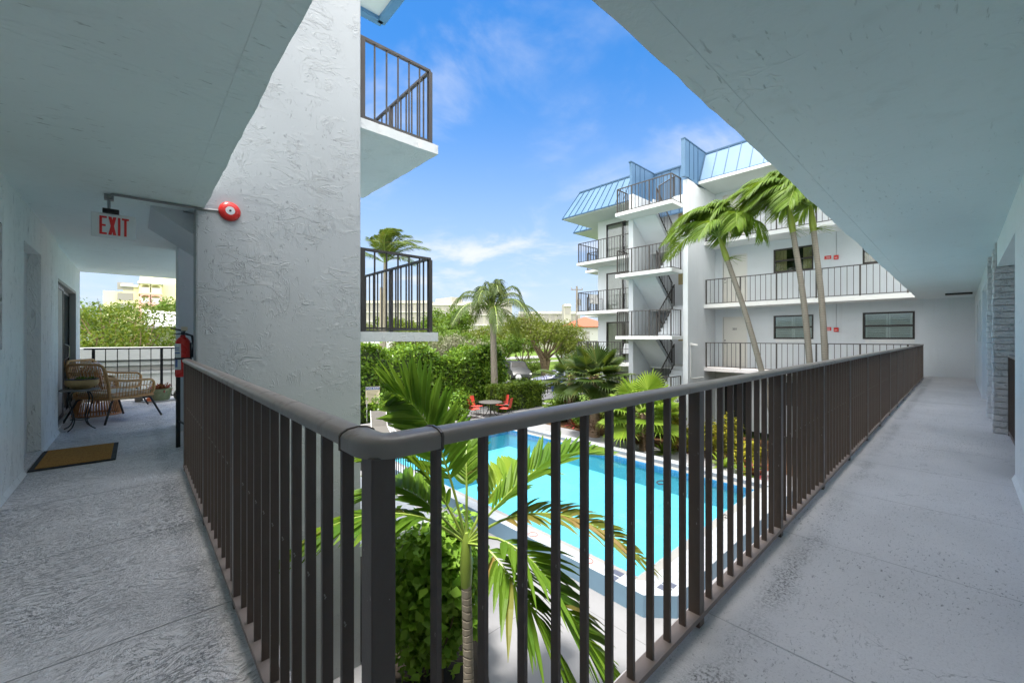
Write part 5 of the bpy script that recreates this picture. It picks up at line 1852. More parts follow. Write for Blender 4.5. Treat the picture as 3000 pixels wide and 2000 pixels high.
for i, (u, d, h, rr3, lf) in enumerate(((1350, 50, 5.0, 3.2, 'treeleaf'), (1420, 52, 5.4, 3.4, 'olive'), (1455, 47, 4.3, 2.6, 'treeleaf'), (1530, 56, 5.6, 3.2, 'treeleaf'), (1668, 52, 5.2, 2.8, 'olive'), (1250, 48, 4.6, 3.0, 'treeleaf'), (1195, 46, 5.0, 3.0, 'olive'))):
    broad_tree(["dense green street tree right of the round dense tree", "olive green street tree behind the second silver tree", "low green tree just left of the tall palm's trunk", "green street tree right of the tall palm's trunk", "olive tree before the red roofed house", "green tree behind the landing's right post", "olive green tree seen through the landing bars"][i], at_ground(u, d), h, rr3, lf, 150 + i, 3600, 0.27, 0.14, 8, crown_lo=0.22, flat=0.7, group="street trees")
# left opening: spreading tree, lime shrub
p = on_d(318, 989, 17.0)
broad_tree("wide feathery tree filling the opening of the left walkway above the white parapet", (p.x, p.y, -2.9), 5.9, 3.5, 'treeyellow', 131, 9000, 0.17, 0.14, 14, stems=2, crown_lo=0.34, flat=0.62, bark='barkbrown', aspect=0.4, spread=0.11)
p = on_d(262, 989, 19.0)
broad_tree("tree at the left edge of the walkway opening", (p.x, p.y, -2.9), 6.0, 2.6, 'treeleaf', 132, 5000, 0.17, 0.12, 9, crown_lo=0.3, flat=0.65, bark='barkbrown', aspect=0.4)
p = on_d(505, 989, 26.0)
broad_tree("bright green tree in front of the yellow and pink building", (p.x, p.y, -2.9), 6.9, 1.9, 'treeleaf', 133, 3600, 0.2, 0.12, 7, crown_lo=0.45, flat=0.7)
p = on_d(468, 989, 12.6)
bush("shrub", "lime green leafy shrub rising just beyond the end railing", (p.x, p.y, 0.02), (0.62, 0.5, 1.0), 1500, 0.15, 'limeplant', 134, 0.5, blobs=[((p.x - .25, p.y, .15), (.30, .3, .55)), ((p.x + .15, p.y, -.1), (.42, .4, .55)), ((p.x + .55, p.y + .1, -.3), (.4, .4, .4)), ((p.x - .02, p.y + .1, .5), (.2, .2, .35))])
p = on_d(498, 989, 13.8)
fan_palm("yellowing fan palm beside the brown trunk outside the left walkway", (p.x, p.y, -2.9), 2.6, 10, 0.6, 0.75, 'palmlime', 135, 0.11, lo=-0.8)
# ------------------------------------------------------------------ things on the left walkway
mat_ = thing("doormat", "brown coir doormat with black border before the white door", "doormat", (-0.45, 6.28, 0))
mb = MB()
mb.box(-0.748, 5.83, 0.003, -0.152, 6.75, 0.014)
mb.build("border", M['rubber'], mat_, bevel=0.004)
mb = MB()
mb.box(-0.705, 5.865, 0.0142, -0.19, 6.715, 0.021)
mb.build("coir_pile", M['coir'], mat_, bevel=0.004)


def arc(c, r, a0, a1, n, ax, ay):
    c, ax, ay = Vector(c), Vector(ax), Vector(ay)
    return [c + ax * r * math.cos(R(a0 + (a1 - a0) * i / n)) + ay * r * math.sin(R(a0 + (a1 - a0) * i / n)) for i in range(n + 1)]


def rattan_chair(label, loc, rz, group):
    """low square rattan armchair on splayed black steel legs; faces local +Y"""
    t = thing("rattan_chair", label, "chair", loc, rz, group)
    W, zs, zb, za = 0.34, 0.355, 0.86, 0.60
    X, Y, Z = (1, 0, 0), (0, 1, 0), (0, 0, 1)
    lean = 0.10
    yb = -0.29
    def bp(x, z):  # point on the leaning back
        return Vector((x, yb - lean * (z - zs) / (zb - zs), z))
    mb = MB()
    pts = [bp(-W + .03, zs)] + [bp(-W, zs + .2), bp(-W, zb - .12)]
    for i in range(1, 6):
        w = R(180 - 90 * i / 6)
        pts.append(bp(-W + .11 + .11 * math.cos(w), zb - .11 + .11 * math.sin(w)))
    pts += [bp(-W + .11, zb), bp(W - .11, zb)]
    for i in range(1, 6):
        w = R(90 - 90 * i / 6)
        pts.append(bp(W - .11 + .11 * math.cos(w), zb - .11 + .11 * math.sin(w)))
    pts += [bp(W, zb - .12), bp(W, zs + .2), bp(W - .03, zs)]
    mb.tube(pts, 0.019, 8)
    mb.build("back_frame", M['wicker'], t, local=True, smooth=True)
    mb = MB()
    for i in range(19):
        x = -W + .04 + (2 * W - .08) * i / 18
        zt = zb - (0.05 if abs(x) > W - .1 else 0.0)
        mb.tube([bp(x * .97, zs), bp(x, zt)], 0.0048, 5)
    for z in (zs + .12, zs + .25, zs + .38):
        for o in (-.006, .006):
            mb.tube([bp(-W, z) + Vector((0, o, 0)), bp(W, z) + Vector((0, o, 0))], 0.006, 5)
    mb.build("back_rods", M['wicker'], t, local=True)
    for s in (-1, 1):
        mb = MB()
        yf = 0.30
        ap = [bp(s * W, za + .05) + Vector((0, 0.0, 0)), Vector((s * (W + .01), -.1, za + .005)), Vector((s * (W + .015), yf - .08, za))]
        for i in range(1, 6):
            w = R(90 - 90 * i / 5)
            ap.append(Vector((s * (W + .01), yf - .08 + .08 * math.cos(w), za - .08 + .08 * math.sin(w))))
        ap += [Vector((s * W, yf, zs + .06)), Vector((s * (W - .02), yf - .03, zs))]
        mb.tube(ap, 0.018, 8)
        for i in range(13):
            y = -.24 + .50 * i / 12
            mb.tube([(s * W, y, zs), (s * (W + .01), y + .02, za - .01 if y < .2 else za - .04)], 0.005, 5)
        for z in (zs + .08, zs + .16):
            mb.tube([(s * W, -.30, z), (s * W, .28, z)], 0.006, 5)
        mb.build("armrest", M['wicker'], t, local=True, smooth=True)
    mb = MB()
    for a, b in (((-W, yb, zs), (W, yb, zs)), ((-W, .29, zs), (W, .29, zs)), ((-W, yb, zs), (-W, .29, zs)), ((W, yb, zs), (W, .29, zs))):
        mb.tube([a, b], 0.018, 8)
    mb.box(-W, yb, zs - .012, W, .29, zs + .012)
    mb.build("seat_frame", M['wicker'], t, local=True)
    MB().box(-W + .025, yb + .02, zs + .014, W - .025, .275, zs + .085).build("cushion", M['cushion'], t, bevel=0.025, local=True)
    for k, (px, ang) in enumerate(((-.10, .10),)):
        c = MB()
        n = 8
        for i in range(n + 1):
            for j in range(n + 1):
                u, v = i / n * 2 - 1, j / n * 2 - 1
        g = []
        for sgn in (1, -1):
            base = len(c.v)
            for i in range(n + 1):
                for j in range(n + 1):
                    u, v = i / n * 2 - 1, j / n * 2 - 1
                    th = 0.065 * (max(0, (1 - u ** 4) * (1 - v ** 4))) ** 0.6
                    pin = 1 - 0.06 * (u * u * v * v)
                    q = Vector((u * .17 * pin, sgn * th, v * .17 * pin))
                    q = Matrix.Rotation(ang, 3, 'Y') @ q
                    q = Matrix.Rotation(R(14), 3, 'X') @ q
                    c.v.append(tuple(q + Vector((px, -.235, zs + .29))))
            for i in range(n):
                for j in range(n):
                    a = base + i * (n + 1) + j
                    c.f.append((a, a + 1, a + n + 2, a + n + 1))
                    c.m.append(0)
        c.build("pillow", M['stripe'] if k == 0 else M['cushion'], t, local=True, smooth=True)
    for sx, sy in ((-1, -1), (1, -1), (1, 1), (-1, 1)):
        a = Vector((sx * .27, sy * .20, zs - .015))
        b = Vector((sx * .315, sy * .275, zs - .05))
        mb = MB().tube([a, a.lerp(b, .6) + Vector((0, 0, .01)), b, Vector((sx * .37, sy * .40, 0.006))], 0.014, 8)
        mb.build("leg", M['blackmetal'], t, local=True, smooth=True)
    return t


ch1 = rattan_chair("rattan armchair with striped pillow beside the small plant table", (-0.24, 8.76, 0), R(-52), "rattan armchairs on the left walkway")
ch2 = copy_tree(ch1, None, "rattan armchair farther back, half hidden by the nearer rattan armchair")
ch2.location = (-0.36, 10.15, 0)
ch2.rotation_euler = (0, 0, R(-118))

dr = thing("wicker_drum", "reddish wicker drum stool behind the nearer rattan armchair", "stool", (-0.46, 9.5, 0))
mb = MB()
c = (-0.46, 9.5)
for i in range(52):
    w = 2 * math.pi * i / 52
    mb.tube([(c[0] + .29 * math.cos(w), c[1] + .29 * math.sin(w), .0), (c[0] + .235 * math.cos(w), c[1] + .235 * math.sin(w), .30), (c[0] + .25 * math.cos(w), c[1] + .25 * math.sin(w), .42)], .009, 5)
mb.build("rods", M['wickerdark'], dr)
mb = MB()
for z, q in ((.012, .29), (.30, .236), (.42, .25)):
    mb.tube([(c[0] + q * math.cos(w), c[1] + q * math.sin(w), z) for w in np.linspace(0, 2 * math.pi, 33)], .013, 6, caps=False)
mb.lathe([(.0, .40), (.25, .40), (.26, .42), (.25, .445), (0, .45)], (c[0], c[1], 0), 28)
mb.build("hoops", M['wickerdark'], dr)

tb = thing("plant_table", "small round table on curved black wire legs beside the sliding door", "table", (-0.565, 8.12, 0))
c = Vector((-0.565, 8.12, 0))
MB().lathe([(0.0, .530), (.185, .530), (.198, .536), (.198, .546), (.185, .552), (0, .552)], c, 32).build("tabletop", M['stone'], tb, smooth=True)
for i in range(4):
    w = R(45 + 90 * i + 12)
    d = Vector((math.cos(w), math.sin(w), 0))
    pts = [c + d * .06 + Vector((0, 0, .53)), c + d * .12 + Vector((0, 0, .50)), c + d * .15 + Vector((0, 0, .40)), c + d * .10 + Vector((0, 0, .22)), c + d * .085 + Vector((0, 0, .13)), c + d * .12 + Vector((0, 0, .05)), c + d * .185 + Vector((0, 0, .008))]
    MB().tube(curve_pts(pts, 24), 0.0075, 6).build("leg", M['blackmetal'], tb, smooth=True)
MB().tube([c + Vector((.09 * math.cos(w), .09 * math.sin(w), .14)) for w in np.linspace(0, 2 * math.pi, 25)], .005, 6, caps=False).build("ring", M['blackmetal'], tb)

bw_ = thing("planter_bowl", "ribbed tan bowl with succulents on the small round table", "planter", (c.x + .02, c.y, .553))
b0 = (c.x + .02, c.y, .553)
MB().lathe([(0, 0), (.085, 0), (.10, .012), (.155, .05), (.168, .085), (.160, .112), (.165, .118), (.165, .126), (.150, .126), (.14, .10), (0, .098)], b0, 36).build("bowl", M['tan'], bw_, smooth=True)
MB().lathe([(.158, .1265), (.168, .1265), (.168, .136), (.158, .136)], b0, 36).build("rim", M['ink'], bw_)
mb = MB()
r_ = random.Random(3)
for i in range(60):
    w, q = r_.uniform(0, 6.28), r_.uniform(0, .13)
    p = Vector((b0[0] + q * math.cos(w), b0[1] + q * math.sin(w), b0[2] + .10))
    d = Vector((r_.uniform(-1, 1), r_.uniform(-1, 1), r_.uniform(.6, 1.6))).normalized()
    mb.tube([p, p + d * .035, p + d * .07], [.008, .010, .002], 5)
mb.build("succulent", M['boxleaf'], bw_)

pt = thing("planter_pot", "green glazed pot of red bromeliads on a pale saucer by the end railing", "planter", (0.34, 10.78, 0))
MB().lathe([(0, .014), (.24, .014), (.27, .03), (.262, .034), (.235, .022), (0, .022)], (0.34, 10.78, -.012), 32).build("saucer", M['white'], pt, smooth=True)
MB().lathe([(0, 0.012), (.15, 0.012), (.165, .03), (.205, .22), (.212, .245), (.196, .245), (.185, .21), (0, .20)], (0.34, 10.78, 0.0), 32).build("pot", M['greenpot'], pt, smooth=True)
for o in [o for o in [blades("bromeliad", None, (0.34 + q * .10, 10.78 + s * .07, .21), 22, .19, .035, 'redplant', 200 + i, droop=.4) for i, (q, s) in enumerate(((-.8, 0), (.2, .6), (.9, -.3), (0, -.7)))]]:
    for k in list(o.children):
        pass
    leafs = [x for x in bpy.data.objects if x.parent == o]
    for x in leafs:
        x.name = "red_rosette"
        x.parent = pt
        x.matrix_parent_inverse = INV[pt.name]
    bpy.data.objects.remove(o)
sk = thing("stone_ornament", "small round pale stone ornament on the floor right of the green pot", "ornament", (0.66, 10.75, 0))
mb = MB()
mb.lathe([(0, 0), (.05, .0), (.09, .03), (.105, .09), (.10, .14), (.075, .18), (.03, .20), (0, .202)], (0.66, 10.75, .0), 20)
mb.build("body", M['stone'], sk, smooth=True)
mb = MB()
for sx in (-.04, .03):
    mb.lathe([(0, 0), (.018, 0), (.02, .008), (0, .012)], (0, 0, 0), 10)
    nv = 40
    mb.v[-nv:] = [(0.63 + sx + x * .9, 10.75 - .098 - z, .11 + y) for (x, y, z) in mb.v[-nv:]]
mb.build("eyes", M['ink'], sk)
ob = MB()
ob.lathe([(0, 0), (.025, .004), (.045, .025), (.05, .048), (.045, .072), (.025, .092), (0, .096)], (0.19, 10.62, 0), 18)
tag(ob.build("orange_ball", M['orange'], smooth=True), "small orange ball on the floor in front of the green pot", "ball")
tl = MB().box(-0.02, 10.8, 0, 0.10, 10.98, .13)
tag(tl.build("stone_block", M['stone'], bevel=0.01), "square pale stone block standing left of the green pot", "stone block")

# exit sign hung from the ceiling
ex = thing("exit_sign", "white exit sign with red letters hung under the left walkway's ceiling", "exit sign", (-0.17, 5.05, 2.22))
MB().box(-0.284, 5.03, 2.125, 0.0, 5.055, 2.335).build("panel", M['plastic'], ex, bevel=0.004)
mb = MB()
def letters(mb, s, x, z, h, w, th, y0, y1, gap):
    for ch in s:
        if ch == 'E':
            mb.box(x, y0, z, x + th, y1, z + h)
            for q in (0, (h - th) / 2, h - th): mb.box(x + th, y0, z + q, x + w * (.85 if q and q < h - th else 1), y1, z + q + th)
            x += w + gap
        elif ch == 'X':
            mb.extr([(x, y0, z), (x + th * 1.25, y0, z), (x + w * 1.12, y0, z + h), (x + w * 1.12 - th * 1.25, y0, z + h)], (0, y1 - y0, 0))
            mb.extr([(x + w * 1.12 - th * 1.25, y0 - .0004, z), (x + w * 1.12, y0 - .0004, z), (x + th * 1.25, y0 - .0004, z + h), (x, y0 - .0004, z + h)], (0, y1 - y0, 0))
            x += w * 1.12 + gap
        elif ch == 'I':
            mb.box(x, y0, z, x + th, y1, z + h)
            x += th + gap
        elif ch == 'T':
            mb.box(x + (w - th) / 2, y0, z, x + (w + th) / 2, y1, z + h - th)
            mb.box(x, y0, z + h - th, x + w, y1, z + h)
            x += w + gap
letters(mb, "EXIT", -0.234, 2.15, .158, .046, .0165, 5.026, 5.031, .009)
mb.build("lettering", M['redletter'], ex)
mb = MB()
mb.box(-0.215, 5.005, 2.3355, -0.11, 5.075, 2.375)
mb.build("canopy", M['blackmetal'], ex, bevel=0.004)
mb = MB()
mb.tube([(-0.175, 5.04, 2.37), (-0.175, 5.04, 2.47)], .010, 8)
mb.tube([(-0.175, 5.04, 2.46), (-0.175, 5.0, 2.482), (-0.15, 4.935, 2.484), (0.0, 4.932, 2.484), (0.44, 4.932, 2.486), (0.52, 4.937, 2.495), (0.62, 4.937, 2.503)], .011, 8)
mb.box(-0.205, 5.01, 2.455, -0.145, 5.07, 2.499)
mb.build("conduit", M['greymetal'], ex, smooth=True)
bl = thing("alarm_bell", "round red fire alarm bell on the near stair tower wall", "alarm bell", (0.69, 4.95, 2.51))
def facing(mb, c):
    """turn a lathe built round +Z so that it looks towards -Y"""
    mb.v = [(c[0] + x, c[1] - z, c[2] + y) for (x, y, z) in mb.v]
    return mb
facing(MB().lathe([(0, 0), (.088, 0), (.094, .008), (.094, .022), (.084, .040), (.062, .052), (.042, .055), (.0, .056)], n=32), (0.69, 4.948, 2.51)).build("gong", M['red'], bl, smooth=True)
facing(MB().lathe([(0, .0555), (.040, .0555), (.040, .058), (0, .059)], n=24), (0.69, 4.948, 2.51)).build("centre_plate", M['label'], bl)
facing(MB().lathe([(0, .058), (.011, .058), (.009, .067), (0, .068)], n=12), (0.69, 4.948, 2.51)).build("bolt", M['ink'], bl)
fe = thing("fire_extinguisher", "red fire extinguisher with white label hung beside the near stair tower", "fire extinguisher", (0.352, 5.34, 0.87))
ec = (0.352, 5.34)
MB().lathe([(0, .0), (.058, .0), (.064, .012), (.064, .33), (.058, .365), (.035, .395), (.022, .402), (.022, .42), (0, .42)], (ec[0], ec[1], .855), 28).build("cylinder", M['red'], fe, smooth=True)
def patch(z0, z1, a0, a1, q):
    m = MB()
    n = 10
    for i in range(n):
        w0, w1 = R(a0 + (a1 - a0) * i / n), R(a0 + (a1 - a0) * (i + 1) / n)
        m.face([(ec[0] + q * math.cos(w0), ec[1] + q * math.sin(w0), z0), (ec[0] + q * math.cos(w1), ec[1] + q * math.sin(w1), z0), (ec[0] + q * math.cos(w1), ec[1] + q * math.sin(w1), z1), (ec[0] + q * math.cos(w0), ec[1] + q * math.sin(w0), z1)])
    return m
patch(.93, 1.19, 176, 252, .0652).build("label", M['label'], fe)
m = patch(1.09, 1.105, 184, 244, .0658)
for z0 in (1.125, 1.145):
    q = patch(z0, z0 + .008, 184, 240, .0658)
    b = len(m.v); m.v += q.v; m.f += [tuple(b + i for i in f) for f in q.f]; m.m += q.m
q = patch(.955, 1.03, 196, 226, .0658)
b = len(m.v); m.v += q.v; m.f += [tuple(b + i for i in f) for f in q.f]; m.m += q.m
m.build("label_print", M['labelblue'], fe)
MB().lathe([(.0645, 0), (.067, 0), (.067, .02), (.0645, .02)], (ec[0], ec[1], 1.03), 28).build("strap", M['ink'], fe)
mb = MB()
mb.tube([(ec[0], ec[1], 1.27), (ec[0], ec[1], 1.31)], .016, 10)
mb.bar((ec[0] + .02, ec[1], 1.315), (ec[0] - .10, ec[1] - .02, 1.345), .018, .014)
mb.bar((ec[0] + .02, ec[1], 1.295), (ec[0] - .07, ec[1] - .02, 1.285), .018, .010)
mb.tube([(ec[0] + .02, ec[1] - .01, 1.29), (ec[0] + .07, ec[1] - .03, 1.27), (ec[0] + .085, ec[1] - .02, 1.17), (ec[0] + .075, ec[1], 1.05)], .011, 8)
mb.build("valve", M['ink'], fe)
MB().box(ec[0] - .015, ec[1] - .03, 1.32, ec[0] + .035, ec[1] - .02, 1.36).build("tag", M['signyellow'], fe)
MB().box(0.405, ec[1] - .04, .95, 0.42, ec[1] + .04, 1.2).build("bracket", M['ink'], fe)

cl_ = thing("ceiling_light", "small flat dark ceiling light near the far end of the right walkway", "ceiling light", (17.0, 0.02, 2.5))
mb = MB()
mb.box(16.85, -.24, 2.452, 17.15, .28, 2.499)
mb.build("housing", M['blackmetal'], cl_, bevel=0.01)
MB().box(16.88, -.21, 2.446, 17.12, .25, 2.4515).build("lens", M['screen'], cl_)

# alarm stations, camera and conduit on the far wing
for z in (0.0, 2.65):
    nm = "below" if z == 0 else "above"
    a = thing("fire_alarm_station", "red fire alarm box with a conduit on the far wall %s" % ("level with door 201" if z == 0 else "one floor above door 201"), "fire alarm", (WX, 3.06, z + 1.5), group="red alarm boxes on the far wing")
    MB().box(WX - .06, 2.99, z + 1.47, WX - .001, 3.13, z + 1.62).build("box", M['red'], a, bevel=0.008)
    MB().box(WX - .066, 3.02, z + 1.52, WX - .0605, 3.10, z + 1.54).build("pull_bar", M['white'], a)
    MB().box(WX - .012, 3.055, z + 1.62, WX - .001, 3.065, z + 2.49).build("conduit", M['greymetal'], a)
    s = thing("alarm_sign", "small red plate with white lettering left of the alarm box %s" % ("near door 201" if z == 0 else "one floor above door 201"), "sign", (WX, 3.31, z + 1.55), group="red alarm plates on the far wing")
    MB().box(WX - .012, 3.21, z + 1.51, WX - .001, 3.41, z + 1.64).build("plate", M['red'], s)
    mb = MB()
    for q in range(3):
        mb.box(WX - .0135, 3.24, z + 1.535 + q * .03, WX - .0122, 3.38 - .03 * (q % 2), z + 1.545 + q * .03)
    mb.build("lettering", M['white'], s)
sc_ = thing("security_camera", "small white security camera with conduit on the far stair tower wall", "camera", (16.5, 7.33, 0.95))
mb = MB()
mb.box(16.42, 7.29, .92, 16.56, 7.329, 1.04)
mb.bar((16.49, 7.30, .99), (16.62, 7.12, .96), .07, .07)
mb.build("housing", M['white'], sc_, bevel=0.006)
MB().tube([(16.45, 7.315, .92), (16.45, 7.315, -.35), (16.50, 7.315, -.40), (17.7, 7.315, -.42)], .014, 6).build("conduit", M['white'], sc_)

# ------------------------------------------------------------------ pool furniture
def patio_chair(label, loc, rz, group, fab='redfab'):
    t = thing("patio_chair", label, "chair", loc, rz, group)
    mb = MB()
    mb.extr([(-.24, -.22, .44), (-.24, -.26, .60), (-.23, -.33, .95), (.23, -.33, .95), (.24, -.26, .60), (.24, -.22, .44)][:3] + [(.23, -.33, .95), (.24, -.26, .60), (.24, -.22, .44)], (0, -.012, 0))
    mb.build("backrest", M[fab], t, local=True)
    mb = MB()
    mb.extr([(-.24, -.22, .44), (.24, -.22, .44), (.25, .26, .45), (-.25, .26, .45)], (0, 0, -.014))
    mb.build("seat", M[fab], t, local=True)
    for s in (-1, 1):
        mb = MB()
        mb.tube([(s * .245, -.35, .97), (s * .255, -.27, .60), (s * .255, -.21, .44), (s * .26, .27, .445)], .012, 6)
        mb.tube([(s * .255, -.29, .66), (s * .285, -.1, .68), (s * .285, .2, .67), (s * .28, .27, .60), (s * .265, .27, .44)], .012, 6)
        mb.build("armrest", M['blackmetal'], t, local=True, smooth=True)
        MB().tube([(s * .255, -.19, .44), (s * .26, -.27, .22), (s * .265, -.33, .004)], .012, 6).build("leg", M['blackmetal'], t, local=True)
        MB().tube([(s * .265, .26, .44), (s * .27, .28, .004)], .012, 6).build("leg", M['blackmetal'], t, local=True)
    return t


tp = on_z(1437, 1218, G)
tbl = thing("patio_table", "round grey patio table between the red sling chairs", "table", (tp.x, tp.y, G))
MB().lathe([(0, .70), (.58, .70), (.61, .708), (.61, .722), (.58, .73), (0, .73)], (tp.x, tp.y, G), 36).build("tabletop", M['tabletop'], tbl, smooth=True)
for i in range(4):
    w = R(45 + 90 * i)
    d = Vector((math.cos(w), math.sin(w), 0))
    MB().tube([tp + d * .12 + Vector((0, 0, .69)), tp + d * .10 + Vector((0, 0, .35)), tp + d * .22 + Vector((0, 0, .12)), tp + d * .38 + Vector((0, 0, .005))], .02, 6).build("leg", M['blackmetal'], tbl)
cg = "red sling chairs round the grey patio table"
spots = [(1478, 1212, 0.30, 1.00, "red sling chair seen from behind, right front of the grey table", 0), (0, 0, 0, 0, "red sling chair at the far left of the grey table", 0), (0, 0, 0, 0, "red sling chair nearest the clipped hedge", 0), (0, 0, 0, 0, "red sling chair at the left edge, half hidden by palm leaflets", 0)]
first = None
for i, (ang, rad, lb) in enumerate(((-62, .80, "red sling chair seen from behind, right front of the grey table"), (110, .85, "red sling chair at the far left of the grey table"), (14, 1.02, "red sling chair nearest the clipped hedge"), (168, .95, "red sling chair at the left edge, half hidden by palm leaflets"))):
    w = R(ang)
    pos = (tp.x + rad * math.cos(w), tp.y + rad * math.sin(w), G)
    rz = math.atan2(-(tp.x - pos[0]), tp.y - pos[1])
    if first is None:
        first = patio_chair(lb, pos, rz, cg)
    else:
        q = copy_tree(first, None, lb)
        q.location = pos
        q.rotation_euler = (0, 0, rz)


def lounger(label, loc, rz, group):
    t = thing("pool_lounger", label, "lounger", loc, rz, group)
    MB().bar((0, -.1, .36), (0, 1.2, .36), .60, .02).build("seat", M['sling'], t, local=True)
    MB().bar((0, -.1, .36), (0, -.62, .92), .60, .02, up=(0, .7, .7)).build("backrest", M['sling'], t, local=True)
    mb = MB()
    for s in (-1, 1):
        mb.tube([(s * .31, -.64, .94), (s * .31, -.1, .36), (s * .31, 1.22, .36)], .016, 6)
    mb.tube([(-.31, 1.22, .36), (.31, 1.22, .36)], .016, 6)
    mb.build("frame", M['white'], t, local=True)
    for s in (-1, 1):
        for y in (-.05, 1.05):
            MB().tube([(s * .31, y, .36), (s * .31, y + .04, .005)], .016, 6).build("leg", M['white'], t, local=True)
    return t


lg = None
for i, (u, v, lb) in enumerate(((1112, 1262, "grey sling lounger under the pool rules sign"), (1178, 1268, "grey sling lounger second from the stair tower"), (1248, 1258, "grey sling lounger third from the stair tower"), (1318, 1248, "grey sling lounger nearest the red chairs"))):
    p = on_z(u, v + 14, G)
    if lg is None:
        lg = lounger(lb, (p.x, p.y, G), R(160), "grey loungers north of the pool")
    else:
        q = copy_tree(lg, None, lb)
        q.location = (p.x, p.y, G)
        q.rotation_euler = (0, 0, R(160 + 6 * i))
p = on_z(1092, 1236, G)
sg = thing("pool_sign", "pool rules sign with dark blue header on two posts before the tall hedge", "sign", (p.x, p.y, G))
dn = Vector((-.50, -.86, 0)).normalized()
sx = Vector((-dn.y, dn.x, 0))
for s in (-1, 1):
    MB().bar(p + sx * s * .27, p + sx * s * .27 + Vector((0, 0, 1.25)), .035, .035).build("post", M['white'], sg)
MB().bar(p - sx * .32 + Vector((0, 0, 1.28)), p + sx * .32 + Vector((0, 0, 1.28)), .02, .80).build("panel", M['signyellow'], sg)
hz_ = p + dn * .0125
MB().bar(hz_ - sx * .31 + Vector((0, 0, 1.60)), hz_ + sx * .31 + Vector((0, 0, 1.60)), .006, .14).build("header", M['signblue'], sg)
text("lettering", "POOL RULES", .098, M['white'], tuple(hz_ + dn * .004 + Vector((0, 0, 1.60))), (R(90), 0, math.atan2(sx.y, sx.x)), sg, .001)
mb = MB()
for q in range(9):
    mb.bar(hz_ - sx * .27 + Vector((0, 0, 1.46 - q * .06)), hz_ + sx * (.27 - .05 * (q % 3)) + Vector((0, 0, 1.46 - q * .06)), .003, .016)
mb.build("small_print", M['ink'], sg)


def fence(root, a, b, z, h, sp, posts, mt='blackmetal'):
    railing(root, [(a, b)], z, [posts], sp, h, bw=(0.018, 0.018), pw=0.05, mats=(M[mt],) * 3, foot=0.08)


pf = thing("pool_fence", "black metal fence with pale top rail between the pool and the stair tower", "fence", (5.2, 10, G))
fence(pf, (5.02, 8.2), (5.02, 14.3), G, 1.15, .125, [0.02, 2.0, 4.0, 6.05])
gf = thing("garden_fence", "black metal fence left and right of the arched gate by the parking", "fence", (19, 20, G))
fence(gf, (18.0, 20.0), (19.78, 20.0), G, 1.02, .13, [0.03, 1.75])
fence(gf, (21.75, 20.0), (24.6, 20.0), G, 1.02, .13, [0.03, 1.4, 2.8])
gt = thing("garden_gate", "arched black metal gate in the garden fence", "gate", (20.76, 20, G))
ac = (20.76, 20.0, -1.75)
mb = MB()
for q in (.95, .74):
    mb.tube([(ac[0] + q * math.cos(R(180 * i / 20)), 20.0, ac[2] + q * .62 * math.sin(R(180 * i / 20))) for i in range(21)], .022, 6)
mb.bar((19.81, 20, -2.65), (21.71, 20, -2.65), .04, .04)
mb.bar((19.81, 20, -1.75), (21.71, 20, -1.75), .04, .04)
mb.build("frame", M['blackmetal'], gt)
for i in range(13):
    x = -.85 + 1.7 * i / 12
    MB().bar((ac[0] + x, 20, -2.65), (ac[0] + x, 20, ac[2] + .62 * math.sqrt(max(0, .74 ** 2 - min(.74, abs(x)) ** 2)) + .001), .018, .018).build("bar", M['blackmetal'], gt)
p = on_d(1519, 1106, 26.5)
gl_ = thing("globe_lamp", "white globe lamp on a post beside the tall palm's trunk", "lamp", (p.x, p.y, G))
MB().tube([(p.x, p.y, G), (p.x, p.y, p.z - .18)], .04, 8).build("post", M['blackmetal'], gl_)
MB().lathe([(.0, -.19), (.06, -.185), (.13, -.14), (.18, -.06), (.19, 0), (.18, .07), (.13, .14), (.06, .18), (0, .19)], (p.x, p.y, p.z), 24).build("globe", M['globe'], gl_, smooth=True)
p = on_d(1637, 1132, 31)
bn = thing("recycling_bin", "deep blue recycling bin behind the garden fence", "bin", (p.x, p.y, -2.86))
mb = MB()
mb.extr([(p.x - .46, p.y - .3, -2.80), (p.x + .46, p.y - .3, -2.80), (p.x + .55, p.y - .3, -2.14), (p.x - .55, p.y - .3, -2.14)], (0, .62, 0))
mb.build("body", M['bluebin'], bn, bevel=0.03)
MB().box(p.x - .58, p.y - .34, -2.138, p.x + .58, p.y + .36, -2.08).build("lid", M['bluebin'], bn, bevel=0.02)
for s in (-.4, .4):
    MB().tube([(p.x + s - .03, p.y + .2, -2.79), (p.x + s + .03, p.y + .2, -2.79)], .07, 12).build("wheel", M['tyre'], bn)


